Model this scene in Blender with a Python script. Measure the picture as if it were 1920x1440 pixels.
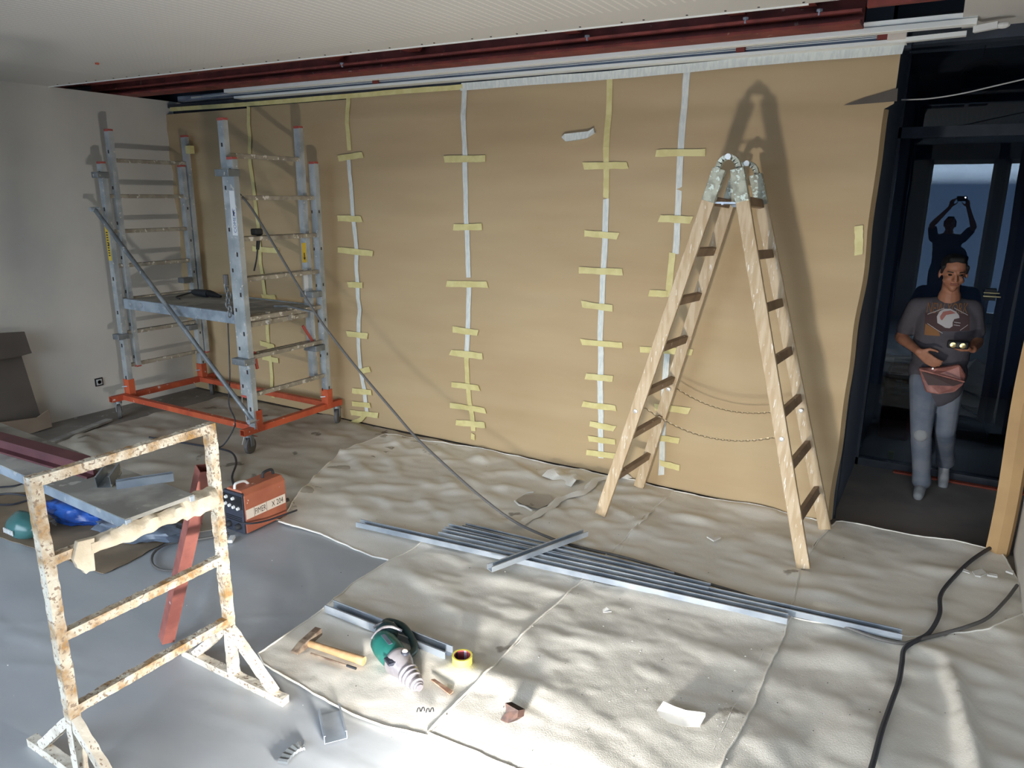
import bpy, bmesh, math, random
from mathutils import Vector, Matrix, noise
from mathutils.geometry import delaunay_2d_cdt
random.seed(7)
sc = bpy.context.scene
for o in list(bpy.data.objects): bpy.data.objects.remove(o)
COL = sc.collection
V = Vector; PI = math.pi

# ------------------------------------------------------------------ camera
F = 1369.333
CAMP = V((0, 0, 2.0))
def _axes():
    a = V((-1417-960, 349-720, F)); b = V((1803-960, 373-720, F))
    X = -a.normalized(); Y = b - X*b.dot(X); Y.normalize(); Z = X.cross(Y)
    return X, Y, (-Z if Z.y > 0 else Z)
AX, AY, AZ = _axes()          # room axes seen in camera space (x right, y down, z forward)
def ray(px, py):
    d = V((px-960, py-720, F)); return V((AX.dot(d), AY.dot(d), AZ.dot(d)))
def fp(px, py, z=0.0):        # point of a horizontal plane
    d = ray(px, py); return CAMP + d*((z-2.0)/d.z)
def wy(px, py, Y):            # point of a plane of constant Y
    d = ray(px, py); return CAMP + d*(Y/d.y)
def wx(px, py, X):
    d = ray(px, py); return CAMP + d*(X/d.x)
cd = bpy.data.cameras.new('camera'); cam = bpy.data.objects.new('camera', cd); COL.objects.link(cam)
R = Matrix(((AX.x, -AX.y, -AX.z), (AY.x, -AY.y, -AY.z), (AZ.x, -AZ.y, -AZ.z)))
cam.matrix_world = Matrix.Translation(CAMP) @ R.to_4x4()
cd.sensor_width = 36; cd.lens = F/1920*36; cd.clip_start = 0.02; cd.clip_end = 200
sc.camera = cam
FWD = V((AX.z, AY.z, AZ.z))

# ------------------------------------------------------------------ world, lights, exposure
w = bpy.data.worlds.new('sky'); sc.world = w; w.use_nodes = True
nt = w.node_tree; nt.nodes.clear()
tc = nt.nodes.new('ShaderNodeTexCoord'); sx = nt.nodes.new('ShaderNodeSeparateXYZ')
rp = nt.nodes.new('ShaderNodeValToRGB'); bg = nt.nodes.new('ShaderNodeBackground'); wo = nt.nodes.new('ShaderNodeOutputWorld')
mr = nt.nodes.new('ShaderNodeMapRange'); mr.inputs[1].default_value = -1; mr.inputs[2].default_value = 1
nt.links.new(tc.outputs['Generated'], sx.inputs[0]); nt.links.new(sx.outputs[2], mr.inputs[0])
nt.links.new(mr.outputs[0], rp.inputs[0]); nt.links.new(rp.outputs[0], bg.inputs[0]); nt.links.new(bg.outputs[0], wo.inputs[0])
cr = rp.color_ramp; cr.elements[0].position = 0.0; cr.elements[0].color = (.14, .16, .18, 1)
cr.elements[1].position = 1.0; cr.elements[1].color = (.62, .72, .88, 1)
e = cr.elements.new(.508); e.color = (.07, .11, .18, 1)
e = cr.elements.new(.514); e.color = (.74, .86, 1.0, 1)
e = cr.elements.new(.62); e.color = (.80, .88, 1.0, 1)
bg.inputs[1].default_value = 9.5
def area(name, loc, dirn, sx_, sy_, energy, color, portal=False):
    l = bpy.data.lights.new(name, 'AREA'); l.shape = 'RECTANGLE'; l.size = sx_; l.size_y = sy_
    l.energy = energy; l.color = color
    o = bpy.data.objects.new(name, l); COL.objects.link(o); o.location = loc
    o.rotation_euler = V(dirn).to_track_quat('-Z', 'Y').to_euler()
    if portal: l.cycles.is_portal = True
    return o
YB = -1.8
area('window_portal', (-3.7, YB-.06, 1.35), (0, 1, 0), 5.2, 2.6, 1, (1, 1, 1), True)
area('window_portal', (.75, YB-.06, 1.35), (0, 1, 0), 2.6, 2.6, 1, (1, 1, 1), True)
LAMP = V((-1.0, 1.2, .17))
LDIR = V((-.42, .88, .16)).normalized()
lamp_light = area('work_lamp_light', LAMP, LDIR, .17, .12, 48, (1.0, .96, .90))
sc.view_settings.view_transform = 'Standard'; sc.view_settings.look = 'None'
sc.view_settings.exposure = 0.3; sc.view_settings.gamma = 1
sc.view_settings.use_curve_mapping = False

# ------------------------------------------------------------------ helpers
def wloc(o):
    p = V((0, 0, 0))
    while o: p += o.location; o = o.parent
    return p
def tag(o, label=None, cat=None, group=None, kind=None):
    if label: o['label'] = label
    if cat: o['category'] = cat
    if group: o['group'] = group
    if kind: o['kind'] = kind
    return o
def thing(name, loc, label, cat, group=None):
    o = bpy.data.objects.new(name, None); COL.objects.link(o); o.location = V(loc)
    o.empty_display_size = .1
    return tag(o, label, cat, group)
class MB:
    def __init__(s): s.v = []; s.f = []
    def add(s, vs, fs):
        n = len(s.v); s.v += [V(a) for a in vs]; s.f += [tuple(i+n for i in f) for f in fs]; return s
    def box(s, lo, hi, M=None):
        x0, y0, z0 = lo; x1, y1, z1 = hi
        vs = [V(p) for p in ((x0,y0,z0),(x1,y0,z0),(x1,y1,z0),(x0,y1,z0),(x0,y0,z1),(x1,y0,z1),(x1,y1,z1),(x0,y1,z1))]
        if M: vs = [M @ p for p in vs]
        return s.add(vs, [(0,3,2,1),(4,5,6,7),(0,1,5,4),(1,2,6,5),(2,3,7,6),(3,0,4,7)])
    def beam(s, p0, p1, a, b, ref=(0, 1, 0), jit=0):   # a = size across ref, b = size along ref
        p0, p1 = V(p0), V(p1); d = (p1-p0).normalized(); r = V(ref); r = (r-d*r.dot(d)).normalized(); q = d.cross(r)
        vs = []
        for p in (p0, p1):
            for i, j in ((-1,-1),(1,-1),(1,1),(-1,1)): vs.append(p+q*(i*a/2)+r*(j*b/2))
        return s.add(vs, [(3,2,1,0),(4,5,6,7),(0,1,5,4),(1,2,6,5),(2,3,7,6),(3,0,4,7)])
    def hollow(s, p0, p1, a, b, t, ref=(0, 1, 0)):      # square tube, open ends
        p0, p1 = V(p0), V(p1); d = (p1-p0).normalized(); r = V(ref); r = (r-d*r.dot(d)).normalized(); q = d.cross(r)
        vs = []
        for p in (p0, p1):
            for k in (0, 1):
                for i, j in ((-1,-1),(1,-1),(1,1),(-1,1)): vs.append(p+q*i*(a/2-k*t)+r*j*(b/2-k*t))
        f = []
        for i in range(4):
            j = (i+1) % 4
            f += [(i, j, 8+j, 8+i), (4+j, 4+i, 12+i, 12+j), (j, i, 4+i, 4+j), (8+i, 8+j, 12+j, 12+i)]
        return s.add(vs, f)
    def tube(s, pts, r, n=8, caps=True):
        pts = [V(p) for p in pts]; m = len(pts)
        rs = r if isinstance(r, (list, tuple)) else [r]*m
        base = len(s.v); q = None
        for i, p in enumerate(pts):
            d = (pts[min(i+1, m-1)]-pts[max(i-1, 0)])
            d = d.normalized() if d.length > 1e-9 else V((0, 0, 1))
            if q is None: q = d.orthogonal().normalized()
            q = (q-d*q.dot(d)); q = q.normalized() if q.length > 1e-6 else d.orthogonal().normalized()
            t = d.cross(q)
            for k in range(n):
                a = 2*PI*k/n; s.v.append(p+(q*math.cos(a)+t*math.sin(a))*rs[i])
        for i in range(m-1):
            for k in range(n):
                a = base+i*n+k; b = base+i*n+(k+1) % n
                s.f.append((a, b, b+n, a+n))
        if caps:
            s.f.append(tuple(base+k for k in reversed(range(n)))); s.f.append(tuple(base+(m-1)*n+k for k in range(n)))
        return s
    def lathe(s, p0, axis, prof, n=16):                 # prof = (distance along axis, radius)
        p0 = V(p0); a = V(axis).normalized()
        return s.tube([p0+a*t for t, _ in prof], [max(r, 1e-4) for _, r in prof], n)
    def ell(s, c, rx, ry, rz, M=None, n=16, m=10):
        base = len(s.v); c = V(c)
        for i in range(m+1):
            th = PI*i/m
            for k in range(n):
                ph = 2*PI*k/n; p = V((rx*math.sin(th)*math.cos(ph), ry*math.sin(th)*math.sin(ph), rz*math.cos(th)))
                if M: p = M @ p
                s.v.append(c+p)
        for i in range(m):
            for k in range(n):
                a = base+i*n+k; b = base+i*n+(k+1) % n; s.f.append((a, a+n, b+n, b))
        return s
    def prism(s, poly, h0, h1, M=None):                 # polygon (x,y) extruded in z, then M
        n = len(poly); vs = [V((x, y, h0)) for x, y in poly]+[V((x, y, h1)) for x, y in poly]
        if M: vs = [M @ p for p in vs]
        return s.add(vs, [tuple(reversed(range(n))), tuple(range(n, 2*n))]+[(i, (i+1) % n, n+(i+1) % n, n+i) for i in range(n)])
    def channel(s, p0, p1, wd, ht, t=.003, up=(0, 0, 1)):   # U profile, open towards up
        p0, p1 = V(p0), V(p1); d = (p1-p0).normalized(); u = V(up); u = (u-d*u.dot(d)).normalized(); q = d.cross(u)
        prof = [(-wd/2, 0), (wd/2, 0), (wd/2, ht), (wd/2-.007, ht), (wd/2-.007, ht-t), (wd/2-t, ht-t), (wd/2-t, t), (-wd/2+t, t), (-wd/2+t, ht-t), (-wd/2+.007, ht-t), (-wd/2+.007, ht), (-wd/2, ht)]
        n = len(prof); vs = [p+q*x+u*y for p in (p0, p1) for x, y in prof]
        f = [(i, (i+1) % n, n+(i+1) % n, n+i) for i in range(n)]
        for o in (0, n): f += [(o+0, o+1, o+6, o+7), (o+1, o+2, o+5, o+6), (o+2, o+3, o+4, o+5), (o+0, o+7, o+8, o+11), (o+8, o+9, o+10, o+11)]
        return s.add(vs, f)
    def build(s, name, mat, parent=None, smooth=False, bevel=0, base=True):
        if parent is not None: off = wloc(parent)
        elif base:
            n = len(s.v); off = V((sum(p.x for p in s.v)/n, sum(p.y for p in s.v)/n, min(p.z for p in s.v)))
        else: off = V((0, 0, 0))
        me = bpy.data.meshes.new(name); me.from_pydata([p-off for p in s.v], [], s.f)
        bm = bmesh.new(); bm.from_mesh(me); bmesh.ops.recalc_face_normals(bm, faces=bm.faces)
        if smooth:
            for f in bm.faces: f.smooth = len(f.verts) <= 4
        bm.to_mesh(me); bm.free()
        me.materials.append(mat)
        o = bpy.data.objects.new(name, me); COL.objects.link(o)
        if parent is not None: o.parent = parent
        else: o.location = off
        if bevel:
            b = o.modifiers.new('bevel', 'BEVEL'); b.width = bevel; b.segments = 2; b.limit_method = 'ANGLE'
        if smooth:
            me.set_sharp_from_angle(angle=math.radians(40))
        return o
def spline(pts, k=8):
    pts = [V(p) for p in pts]; out = []
    for i in range(len(pts)-1):
        p0 = pts[max(i-1, 0)]; p1 = pts[i]; p2 = pts[i+1]; p3 = pts[min(i+2, len(pts)-1)]
        for j in range(k):
            t = j/k
            out.append(.5*((2*p1)+(p2-p0)*t+(2*p0-5*p1+4*p2-p3)*t*t+(3*p1-p0-3*p2+p3)*t**3))
    out.append(pts[-1]); return out

# ------------------------------------------------------------------ materials
def srgb(r, g, b):
    f = lambda c: (c/255/12.92) if c/255 < .04045 else ((c/255+.055)/1.055)**2.4
    return (f(r), f(g), f(b), 1)
MATS = {}
def mat(name, col, rough=.7, metal=0.0, col2=None, scale=6, detail=4, lo=.4, hi=.6, bump=0, bscale=60, stretch=(1, 1, 1),
        splat=None, sscale=25, sth=.62, bdist=.004, emit=0, spec=.5, trans=0):
    m = bpy.data.materials.new(name); m.use_nodes = True; MATS[name] = m
    n = m.node_tree; b = n.nodes['Principled BSDF']
    c = srgb(*col); b.inputs['Base Color'].default_value = c
    b.inputs['Roughness'].default_value = rough; b.inputs['Metallic'].default_value = metal
    b.inputs['Specular IOR Level'].default_value = spec
    L = n.links.new
    t = n.nodes.new('ShaderNodeTexCoord'); mp = n.nodes.new('ShaderNodeMapping'); mp.inputs['Scale'].default_value = stretch
    L(t.outputs['Object'], mp.inputs[0]); cur = None
    def nz(sc_, dt, lo_, hi_):
        x = n.nodes.new('ShaderNodeTexNoise'); x.inputs['Scale'].default_value = sc_; x.inputs['Detail'].default_value = dt
        L(mp.outputs[0], x.inputs['Vector'])
        r = n.nodes.new('ShaderNodeMapRange'); r.inputs[1].default_value = lo_; r.inputs[2].default_value = hi_
        L(x.outputs[0], r.inputs[0]); return r.outputs[0]
    if col2:
        mx = n.nodes.new('ShaderNodeMix'); mx.data_type = 'RGBA'
        mx.inputs[6].default_value = c; mx.inputs[7].default_value = srgb(*col2)
        L(nz(scale, detail, lo, hi), mx.inputs[0]); cur = mx.outputs[2]
    if splat:
        mx = n.nodes.new('ShaderNodeMix'); mx.data_type = 'RGBA'
        if cur: L(cur, mx.inputs[6])
        else: mx.inputs[6].default_value = c
        mx.inputs[7].default_value = srgb(*splat); L(nz(sscale, 5, sth, sth+.03), mx.inputs[0]); cur = mx.outputs[2]
    if cur: L(cur, b.inputs['Base Color'])
    if bump:
        x = n.nodes.new('ShaderNodeTexNoise'); x.inputs['Scale'].default_value = bscale; x.inputs['Detail'].default_value = 5
        L(mp.outputs[0], x.inputs['Vector']); bp = n.nodes.new('ShaderNodeBump')
        bp.inputs['Strength'].default_value = bump; bp.inputs['Distance'].default_value = bdist
        L(x.outputs[0], bp.inputs['Height']); L(bp.outputs[0], b.inputs['Normal'])
    if emit:
        b.inputs['Emission Color'].default_value = c; b.inputs['Emission Strength'].default_value = emit
    return m
mat('wall', (214, 208, 196), .9, col2=(200, 196, 188), scale=1.6, lo=.3, hi=.7, bump=.15, bscale=30)
mat('slab', (120, 118, 114), .9, col2=(96, 95, 92), scale=3, bump=.3)
mat('concrete', (132, 126, 118), .8, col2=(112, 106, 98), scale=2.5, bump=.2, splat=(160, 156, 150), sscale=14, sth=.64)
mat('hall_floor', (164, 154, 144), .5, col2=(144, 136, 128), scale=2.2, bump=.1)
mat('dark', (62, 70, 78), .7)
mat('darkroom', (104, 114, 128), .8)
mat('frame_black', (44, 50, 58), .45, col2=(54, 60, 68), scale=9)
mat('white_alu', (246, 246, 238), .35, .0)
mat('grey_alu', (150, 160, 175), .4, .3, col2=(104, 114, 130), scale=3, stretch=(1, 12, 12))
mat('galv', (196, 204, 212), .38, .5, col2=(162, 172, 184), scale=5, bump=.03)
mat('galv_dull', (150, 156, 160), .5, .5, col2=(122, 128, 132), scale=8, splat=(205, 205, 198), sscale=30, sth=.66)
mat('post', (190, 196, 198), .45, .35, col2=(160, 168, 172), scale=7, splat=(214, 212, 204), sscale=34, sth=.64)
mat('rung', (176, 168, 152), .6, .25, col2=(150, 142, 128), scale=12, splat=(222, 218, 208), sscale=26, sth=.6)
mat('red_oxide', (136, 62, 52), .7, col2=(112, 50, 44), scale=7, splat=(150, 110, 98), sscale=22, sth=.68)
mat('maroon', (104, 60, 62), .6, col2=(88, 48, 52), scale=6)
mat('tube_red', (166, 100, 88), .55, col2=(138, 80, 72), scale=9, splat=(214, 200, 194), sscale=12, sth=.66)
mat('orange', (204, 96, 60), .55, col2=(184, 80, 52), scale=8, splat=(220, 205, 196), sscale=20, sth=.67)
mat('kraft', (190, 166, 128), .75, col2=(180, 154, 116), scale=1.2, stretch=(.6, 1, 3), lo=.3, hi=.7, bump=.04, bscale=14)
mat('kraft_tube', (196, 160, 112), .7, col2=(184, 148, 104), scale=3)
mat('cardboard', (150, 132, 112), .85, col2=(138, 120, 102), scale=3)
mat('cardboard_dark', (96, 88, 80), .85, col2=(88, 80, 72), scale=3)
mat('tape_yellow', (222, 210, 148), .55, col2=(212, 198, 134), scale=14)
mat('tape_white', (226, 228, 220), .5, col2=(210, 214, 208), scale=18, stretch=(4, 1, 1))
mat('fleece', (238, 233, 222), .98, col2=(224, 219, 208), scale=2.4, lo=.35, hi=.7, bump=.5, bscale=190, bdist=.0025, spec=.1, splat=(168, 160, 148), sscale=3.2, sth=.69)
mat('fleece_dusty', (196, 188, 174), .98, col2=(172, 164, 150), scale=2.0, lo=.35, hi=.7, bump=.4, bscale=150, bdist=.0025, spec=.1, splat=(132, 124, 112), sscale=4, sth=.64)
mat('fleece_edge', (236, 232, 222), .98, bump=.6, bscale=150, spec=.1)
mat('plastic', (182, 185, 188), .42, col2=(166, 171, 176), scale=1.7, lo=.3, hi=.7, bump=.22, bscale=2.6, bdist=.014, stretch=(1, 1.8, 1), spec=.55)
mat('kraft_floor', (142, 124, 102), .8, col2=(122, 108, 90), scale=4)
mat('rusty_white', (222, 214, 196), .7, col2=(170, 132, 82), scale=16, detail=8, lo=.40, hi=.66, bump=1, bscale=70, bdist=.006, splat=(152, 132, 112), sscale=75, sth=.57)
mat('rusty_light', (228, 220, 204), .75, col2=(196, 184, 166), scale=12, lo=.45, hi=.65, bump=.6, bscale=50, bdist=.004, splat=(148, 128, 108), sscale=70, sth=.60)
mat('plaster', (222, 210, 188), .9, col2=(206, 192, 168), scale=14, bump=.8, bscale=40, bdist=.006)
mat('deck_top', (172, 170, 162), .8, col2=(134, 132, 126), scale=5, splat=(176, 172, 164), sscale=12, sth=.64)
mat('deck_edge', (170, 182, 192), .45, .3, col2=(140, 152, 164), scale=9, splat=(188, 190, 190), sscale=24, sth=.62)
mat('wood', (202, 180, 148), .6, col2=(184, 158, 122), scale=7, stretch=(6, 6, .8), bump=.15, bscale=30, splat=(228, 220, 206), sscale=17, sth=.64)
mat('wood_rung', (150, 126, 102), .65, col2=(128, 106, 84), scale=8, splat=(200, 190, 176), sscale=24, sth=.66)
mat('hinge', (186, 186, 166), .45, .2, col2=(150, 148, 130), scale=22, splat=(216, 226, 214), sscale=40, sth=.56, bump=.3)
mat('bolt', (226, 224, 218), .3, .5)
mat('chain_steel', (176, 160, 130), .35, .8)
mat('handle_wood', (206, 170, 128), .55, col2=(186, 148, 106), scale=18)
mat('iron_plastered', (112, 92, 78), .7, .2, col2=(158, 142, 124), scale=30, bump=.6, bscale=70)
mat('tool_green', (36, 112, 102), .4, col2=(28, 92, 86), scale=6)
mat('tool_green_dark', (34, 58, 60), .5, col2=(46, 74, 76), scale=14)
mat('tool_grey', (178, 172, 176), .35, .45, col2=(150, 146, 152), scale=16)
mat('rubber', (44, 46, 50), .6)
mat('cable_black', (50, 52, 60), .55)
mat('cable_grey', (96, 94, 92), .6)
mat('cable_white', (206, 204, 198), .5)
mat('tape_roll', (238, 226, 98), .5)
mat('core_red', (150, 70, 76), .6)
mat('core_blue', (64, 92, 160), .6)
mat('paint_white', (226, 224, 218), .6)
mat('rust_lump', (78, 56, 48), .8, col2=(54, 42, 40), scale=40)
mat('rust_bit', (178, 146, 124), .8, col2=(142, 108, 90), scale=40)
mat('black', (24, 25, 28), .5)
mat('welder', (184, 110, 82), .5, col2=(170, 98, 74), scale=5, splat=(226, 200, 178), sscale=20, sth=.69)
mat('ink', (52, 42, 40), .7)
mat('plate', (232, 218, 202), .6)
mat('panel_dark', (52, 56, 68), .5)
mat('blue_bag', (36, 88, 172), .25, col2=(28, 62, 128), scale=8, bump=.5, bscale=18, bdist=.01)
mat('bag_black', (40, 42, 50), .3, bump=.5, bscale=20, bdist=.01)
mat('bag_grey', (98, 108, 122), .35, bump=.5, bscale=16, bdist=.01)
mat('bottle_green', (60, 104, 104), .25)
mat('sticker_yellow', (224, 190, 60), .5)
mat('sticker_white', (222, 224, 224), .5)
mat('ink_blue', (40, 70, 128), .6)
mat('cap_red', (176, 84, 74), .6)
mat('skin', (186, 128, 98), .55, col2=(174, 116, 88), scale=14)
mat('hair', (26, 22, 22), .7)
mat('shirt', (92, 86, 90), .9, col2=(84, 78, 82), scale=12, bump=.2, bscale=20)
mat('print_brown', (150, 104, 66), .9)
mat('print_back', (84, 62, 62), .9)
mat('print_white', (196, 188, 184), .9)
mat('print_red', (170, 110, 100), .9)
mat('jeans', (130, 134, 142), .9, col2=(106, 114, 128), scale=6, bump=.2, bscale=30)
mat('jeans_light', (158, 158, 158), .9)
mat('shoe', (196, 196, 196), .7)
mat('sole', (226, 226, 222), .7)
mat('pouch', (186, 124, 110), .5, col2=(150, 96, 86), scale=14)
mat('pouch_dark', (74, 50, 46), .6)
mat('eye', (30, 24, 22), .2)
mat('lips', (150, 92, 76), .5)
mat('brass', (190, 170, 120), .25, .9)
mat('red_case', (120, 28, 34), .5)
mat('yellow_bit', (206, 196, 110), .6)
mat('track_orange', (178, 84, 60), .6)
mat('led', (255, 248, 232), .4, emit=12)
mat('yellow_lamp', (222, 178, 40), .5)
mat('socket_grey', (188, 192, 190), .4)
# ceiling: perforated plasterboard with thin dotted lines running away from the windows
def ceiling_mat():
    m = bpy.data.materials.new('ceiling'); m.use_nodes = True; n = m.node_tree; b = n.nodes['Principled BSDF']; L = n.links.new
    b.inputs['Roughness'].default_value = .95
    t = n.nodes.new('ShaderNodeTexCoord'); s = n.nodes.new('ShaderNodeSeparateXYZ'); L(t.outputs['Object'], s.inputs[0])
    def math_(op, a, bb=None, c=None):
        x = n.nodes.new('ShaderNodeMath'); x.operation = op
        for i, q in enumerate((a, bb, c)):
            if q is None: continue
            if isinstance(q, (int, float)): x.inputs[i].default_value = q
            else: L(q, x.inputs[i])
        return x.outputs[0]
    X, Y = s.outputs[0], s.outputs[1]
    fx = math_('FRACT', math_('MULTIPLY', X, 22.0)); lx = math_('LESS_THAN', math_('ABSOLUTE', math_('SUBTRACT', fx, .5)), .13)
    fy = math_('FRACT', math_('MULTIPLY', Y, 30.0)); ly = math_('LESS_THAN', math_('ABSOLUTE', math_('SUBTRACT', fy, .5)), .44)
    inside = math_('MULTIPLY', math_('GREATER_THAN', X, -5.75), math_('LESS_THAN', Y, 3.55))
    dots = math_('MULTIPLY', math_('MULTIPLY', lx, ly), inside)
    nz = n.nodes.new('ShaderNodeTexNoise'); nz.inputs['Scale'].default_value = 1.4; L(t.outputs['Object'], nz.inputs['Vector'])
    mx = n.nodes.new('ShaderNodeMix'); mx.data_type = 'RGBA'; mx.inputs[6].default_value = srgb(214, 210, 202); mx.inputs[7].default_value = srgb(202, 199, 193)
    L(nz.outputs[0], mx.inputs[0])
    m2 = n.nodes.new('ShaderNodeMix'); m2.data_type = 'RGBA'; L(mx.outputs[2], m2.inputs[6]); m2.inputs[7].default_value = srgb(232, 228, 220)
    L(math_('MULTIPLY', dots, .75), m2.inputs[0]); L(m2.outputs[2], b.inputs['Base Color'])
    MATS['ceiling'] = m
ceiling_mat()
def glass_mat(name, tint, k, rough=0.0):
    m = bpy.data.materials.new(name); m.use_nodes = True; n = m.node_tree; n.nodes.clear(); L = n.links.new
    o = n.nodes.new('ShaderNodeOutputMaterial'); mx = n.nodes.new('ShaderNodeMixShader')
    t = n.nodes.new('ShaderNodeBsdfTransparent'); t.inputs[0].default_value = tint
    g = n.nodes.new('ShaderNodeBsdfGlossy'); g.inputs['Roughness'].default_value = rough; g.inputs[0].default_value = (.85, .93, 1, 1)
    f = n.nodes.new('ShaderNodeFresnel'); f.inputs[0].default_value = 1.5
    mm = n.nodes.new('ShaderNodeMath'); mm.operation = 'MULTIPLY'; mm.inputs[1].default_value = k; mm.use_clamp = True
    L(f.outputs[0], mm.inputs[0]); L(mm.outputs[0], mx.inputs[0]); L(t.outputs[0], mx.inputs[1]); L(g.outputs[0], mx.inputs[2]); L(mx.outputs[0], o.inputs[0])
    MATS[name] = m
glass_mat('glass_dark', (.34, .40, .46, 1), 1.05)
glass_mat('glass_clear', (.94, .96, .97, 1), 1.8)
M = MATS
def text(name, s, org, xd, yd, h, m, parent, depth=.001, stretch=1.0, width=None):
    c = bpy.data.curves.new(name, 'FONT'); c.body = s; c.size = 1; c.extrude = 0; c.resolution_u = 3
    o = bpy.data.objects.new('tmp', c); COL.objects.link(o)
    dg = bpy.context.evaluated_depsgraph_get(); me = bpy.data.meshes.new_from_object(o.evaluated_get(dg))
    bpy.data.objects.remove(o)
    xd = V(xd).normalized(); yd = V(yd).normalized(); nd = xd.cross(yd)
    xs = [v.co.x for v in me.vertices]; ys = [v.co.y for v in me.vertices]; k = h/(max(ys)-min(ys)); stretch = width/((max(xs)-min(xs))*k) if width else stretch; x0 = min(xs); y0 = min(ys)
    mb = MB(); mb.v = [V(org)+xd*((v.co.x-x0)*k*stretch)+yd*((v.co.y-y0)*k)+nd*depth for v in me.vertices]
    mb.f = [tuple(p.vertices) for p in me.polygons]
    return mb.build(name, m, parent)
def struct(mb, name, m, parent=None, **kw):
    o = mb.build(name, m, parent, **kw)
    if parent is None: o['kind'] = 'structure'
    return o

# ------------------------------------------------------------------ the room
XL, ZC, YP, YG, ZF2 = -6.72, 2.86, 4.72, 6.3, -.10
struct(MB().box((XL-.1, YB-.2, -.3), (3.2, 4.80, 0)), 'floor', M['concrete'], base=False)
struct(MB().box((-6.7, 4.80, -.4), (3.2, 9.6, ZF2)), 'floor_hall', M['hall_floor'], base=False)
struct(MB().box((XL-.12, YB, -.1), (XL, 4.9, ZC)), 'wall_left', M['wall'], base=False)
struct(MB().box((-7.6, YB, 2.7), (-7.5, 5.1, 3.3)), 'wall_left_upper', M['slab'], base=False)
struct(MB().box((-7.5, YB, 2.80), (XL-.12, 5.1, ZC)), 'wall_left_ledge', M['slab'], base=False)
struct(MB().box((-7.5, 4.90, 2.75), (-.46, 5.1, 3.3)), 'wall_back_upper', M['dark'], base=False)
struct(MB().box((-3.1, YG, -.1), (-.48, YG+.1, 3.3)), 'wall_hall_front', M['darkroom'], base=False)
struct(MB().box((3.0, YB, -.1), (3.12, 6.9, 3.3)).box((3.0, 6.9, -.1), (3.12, 9.5, .9)).box((3.0, 6.9, 2.3), (3.12, 9.5, 3.3)).box((3.0, 8.6, .9), (3.12, 9.5, 2.3)), 'wall_right', M['wall'], base=False)
struct(MB().box((3.05, 6.9, .9), (3.058, 8.6, 2.3)), 'window_5', M['glass_clear'], base=False)  # added out-of-view window, lets daylight in to brighten the far room
# short pier with pale face at the right of the opening
pier = struct(MB().box((.535, 3.5, 0), (.80, 4.86, 2.86)), 'wall_pier', M['wall'], base=False)
struct(MB().box((.80, 4.74, -.1), (3.0, 4.86, 3.0)), 'wall_back_right', M['wall'], base=False)
# ceiling: main slab with a slot left open along the papered wall
def poly_slab(poly, z0, z1): return MB().prism(poly, z0, z1)
ceil = struct(poly_slab([(XL, YB), (3.0, YB), (3.0, 5.12), (-.12, 5.12), (-.12, 4.78), (-.10, 3.86), (-.72, 3.84), (-3.1, 3.76), (XL, 3.64)], ZC, ZC+.03), 'ceiling', M['ceiling'], base=False)
struct(MB().box((-7.5, 3.5, 3.12), (0.0, 5.0, 3.2)), 'ceiling_slab', M['slab'], base=False)
struct(MB().box((-7.6, YB, 3.2), (3.0, 9.5, 3.3)), 'ceiling_roof', M['slab'], base=False)
struct(MB().box((-.5, 5.12, 3.02), (3.0, YG, 3.1)), 'ceiling_hall', M['dark'], base=False)
struct(MB().box((-.12, 5.10, 2.89), (3.0, 5.14, 3.1)), 'ceiling_lip', M['dark'], base=False)
tr = struct(MB().beam((XL, 3.645, ZC-.003), (-3.1, 3.765, ZC-.003), .006, .012, (0, 1, 0)).beam((-3.1, 3.765, ZC-.003), (-.72, 3.845, ZC-.003), .006, .012, (0, 1, 0)), 'trim_1', M['white_alu'])
# screws along the slot edge
mb = MB()
for i in range(34):
    x = -6.5+i*.18+random.uniform(-.05, .05); y = 3.64+(x-XL)*.034-.04
    mb.lathe((x, y, ZC+.001), (0, 0, -1), [(0, .006), (.004, .006)], 6)
mb.build('screw_heads', M['ink'], ceil)['kind'] = 'stuff'
# partition behind the paper: dark sliding-door frame with panels
wb = struct(MB().box((XL, 4.80, -.1), (-.43, 4.88, 2.80)), 'wall_back', M['frame_black'], base=False)
def along(p0, p1, Y, X0, X1):      # a long straight member through two sighted points at depth Y
    a, b = wy(*p0, Y), wy(*p1, Y); f = lambda X: a.lerp(b, (X-a.x)/(b.x-a.x)); return f(X0), f(X1)
struct(MB().beam(*along((600, 177), (1300, 119.5), 4.74, -6.68, -.34), .032, .05), 'door_1', M['frame_black'])
struct(MB().box((-.36, 4.76, 2.80), (.62, 4.86, 2.90)), 'trim_2', M['frame_black'], base=False)

# steel and rails in the slot
bm_ = thing('steel_beam', (-3.4, 4.40, 2.86), 'red primed steel beam running along the open ceiling slot', 'beam')
B0, B1 = along((600, 144), (1300, 76), 4.36, -7.4, -.55); UP = V((0, 0, 1))
mb = MB().beam(B0, B1, .16, .016, (0, 0, 1)).beam(B0+V((0, .06, .11)), B1+V((0, .06, .11)), .014, .22, (0, 0, 1))
mb.build('flange_beam', M['red_oxide'], bm_, bevel=.002)
MB().beam(B0+V((0, -.02, .055)), B1+V((0, -.02, .055)), .09, .014, (0, 0, 1)).build('angle_flange', M['red_oxide'], bm_)
MB().beam(B0+V((0, -.28, .065)), B1+V((0, -.28, .085)), .06, .012, (0, 0, 1)).build('angle_flange', M['red_oxide'], bm_)
for x in (-4.15, -3.42, -2.2, -1.22, -.86):
    MB().box((x, 4.10, 2.955), (x+.09, 4.36, 3.0)).build('cleat', M['red_oxide'], bm_)
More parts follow.
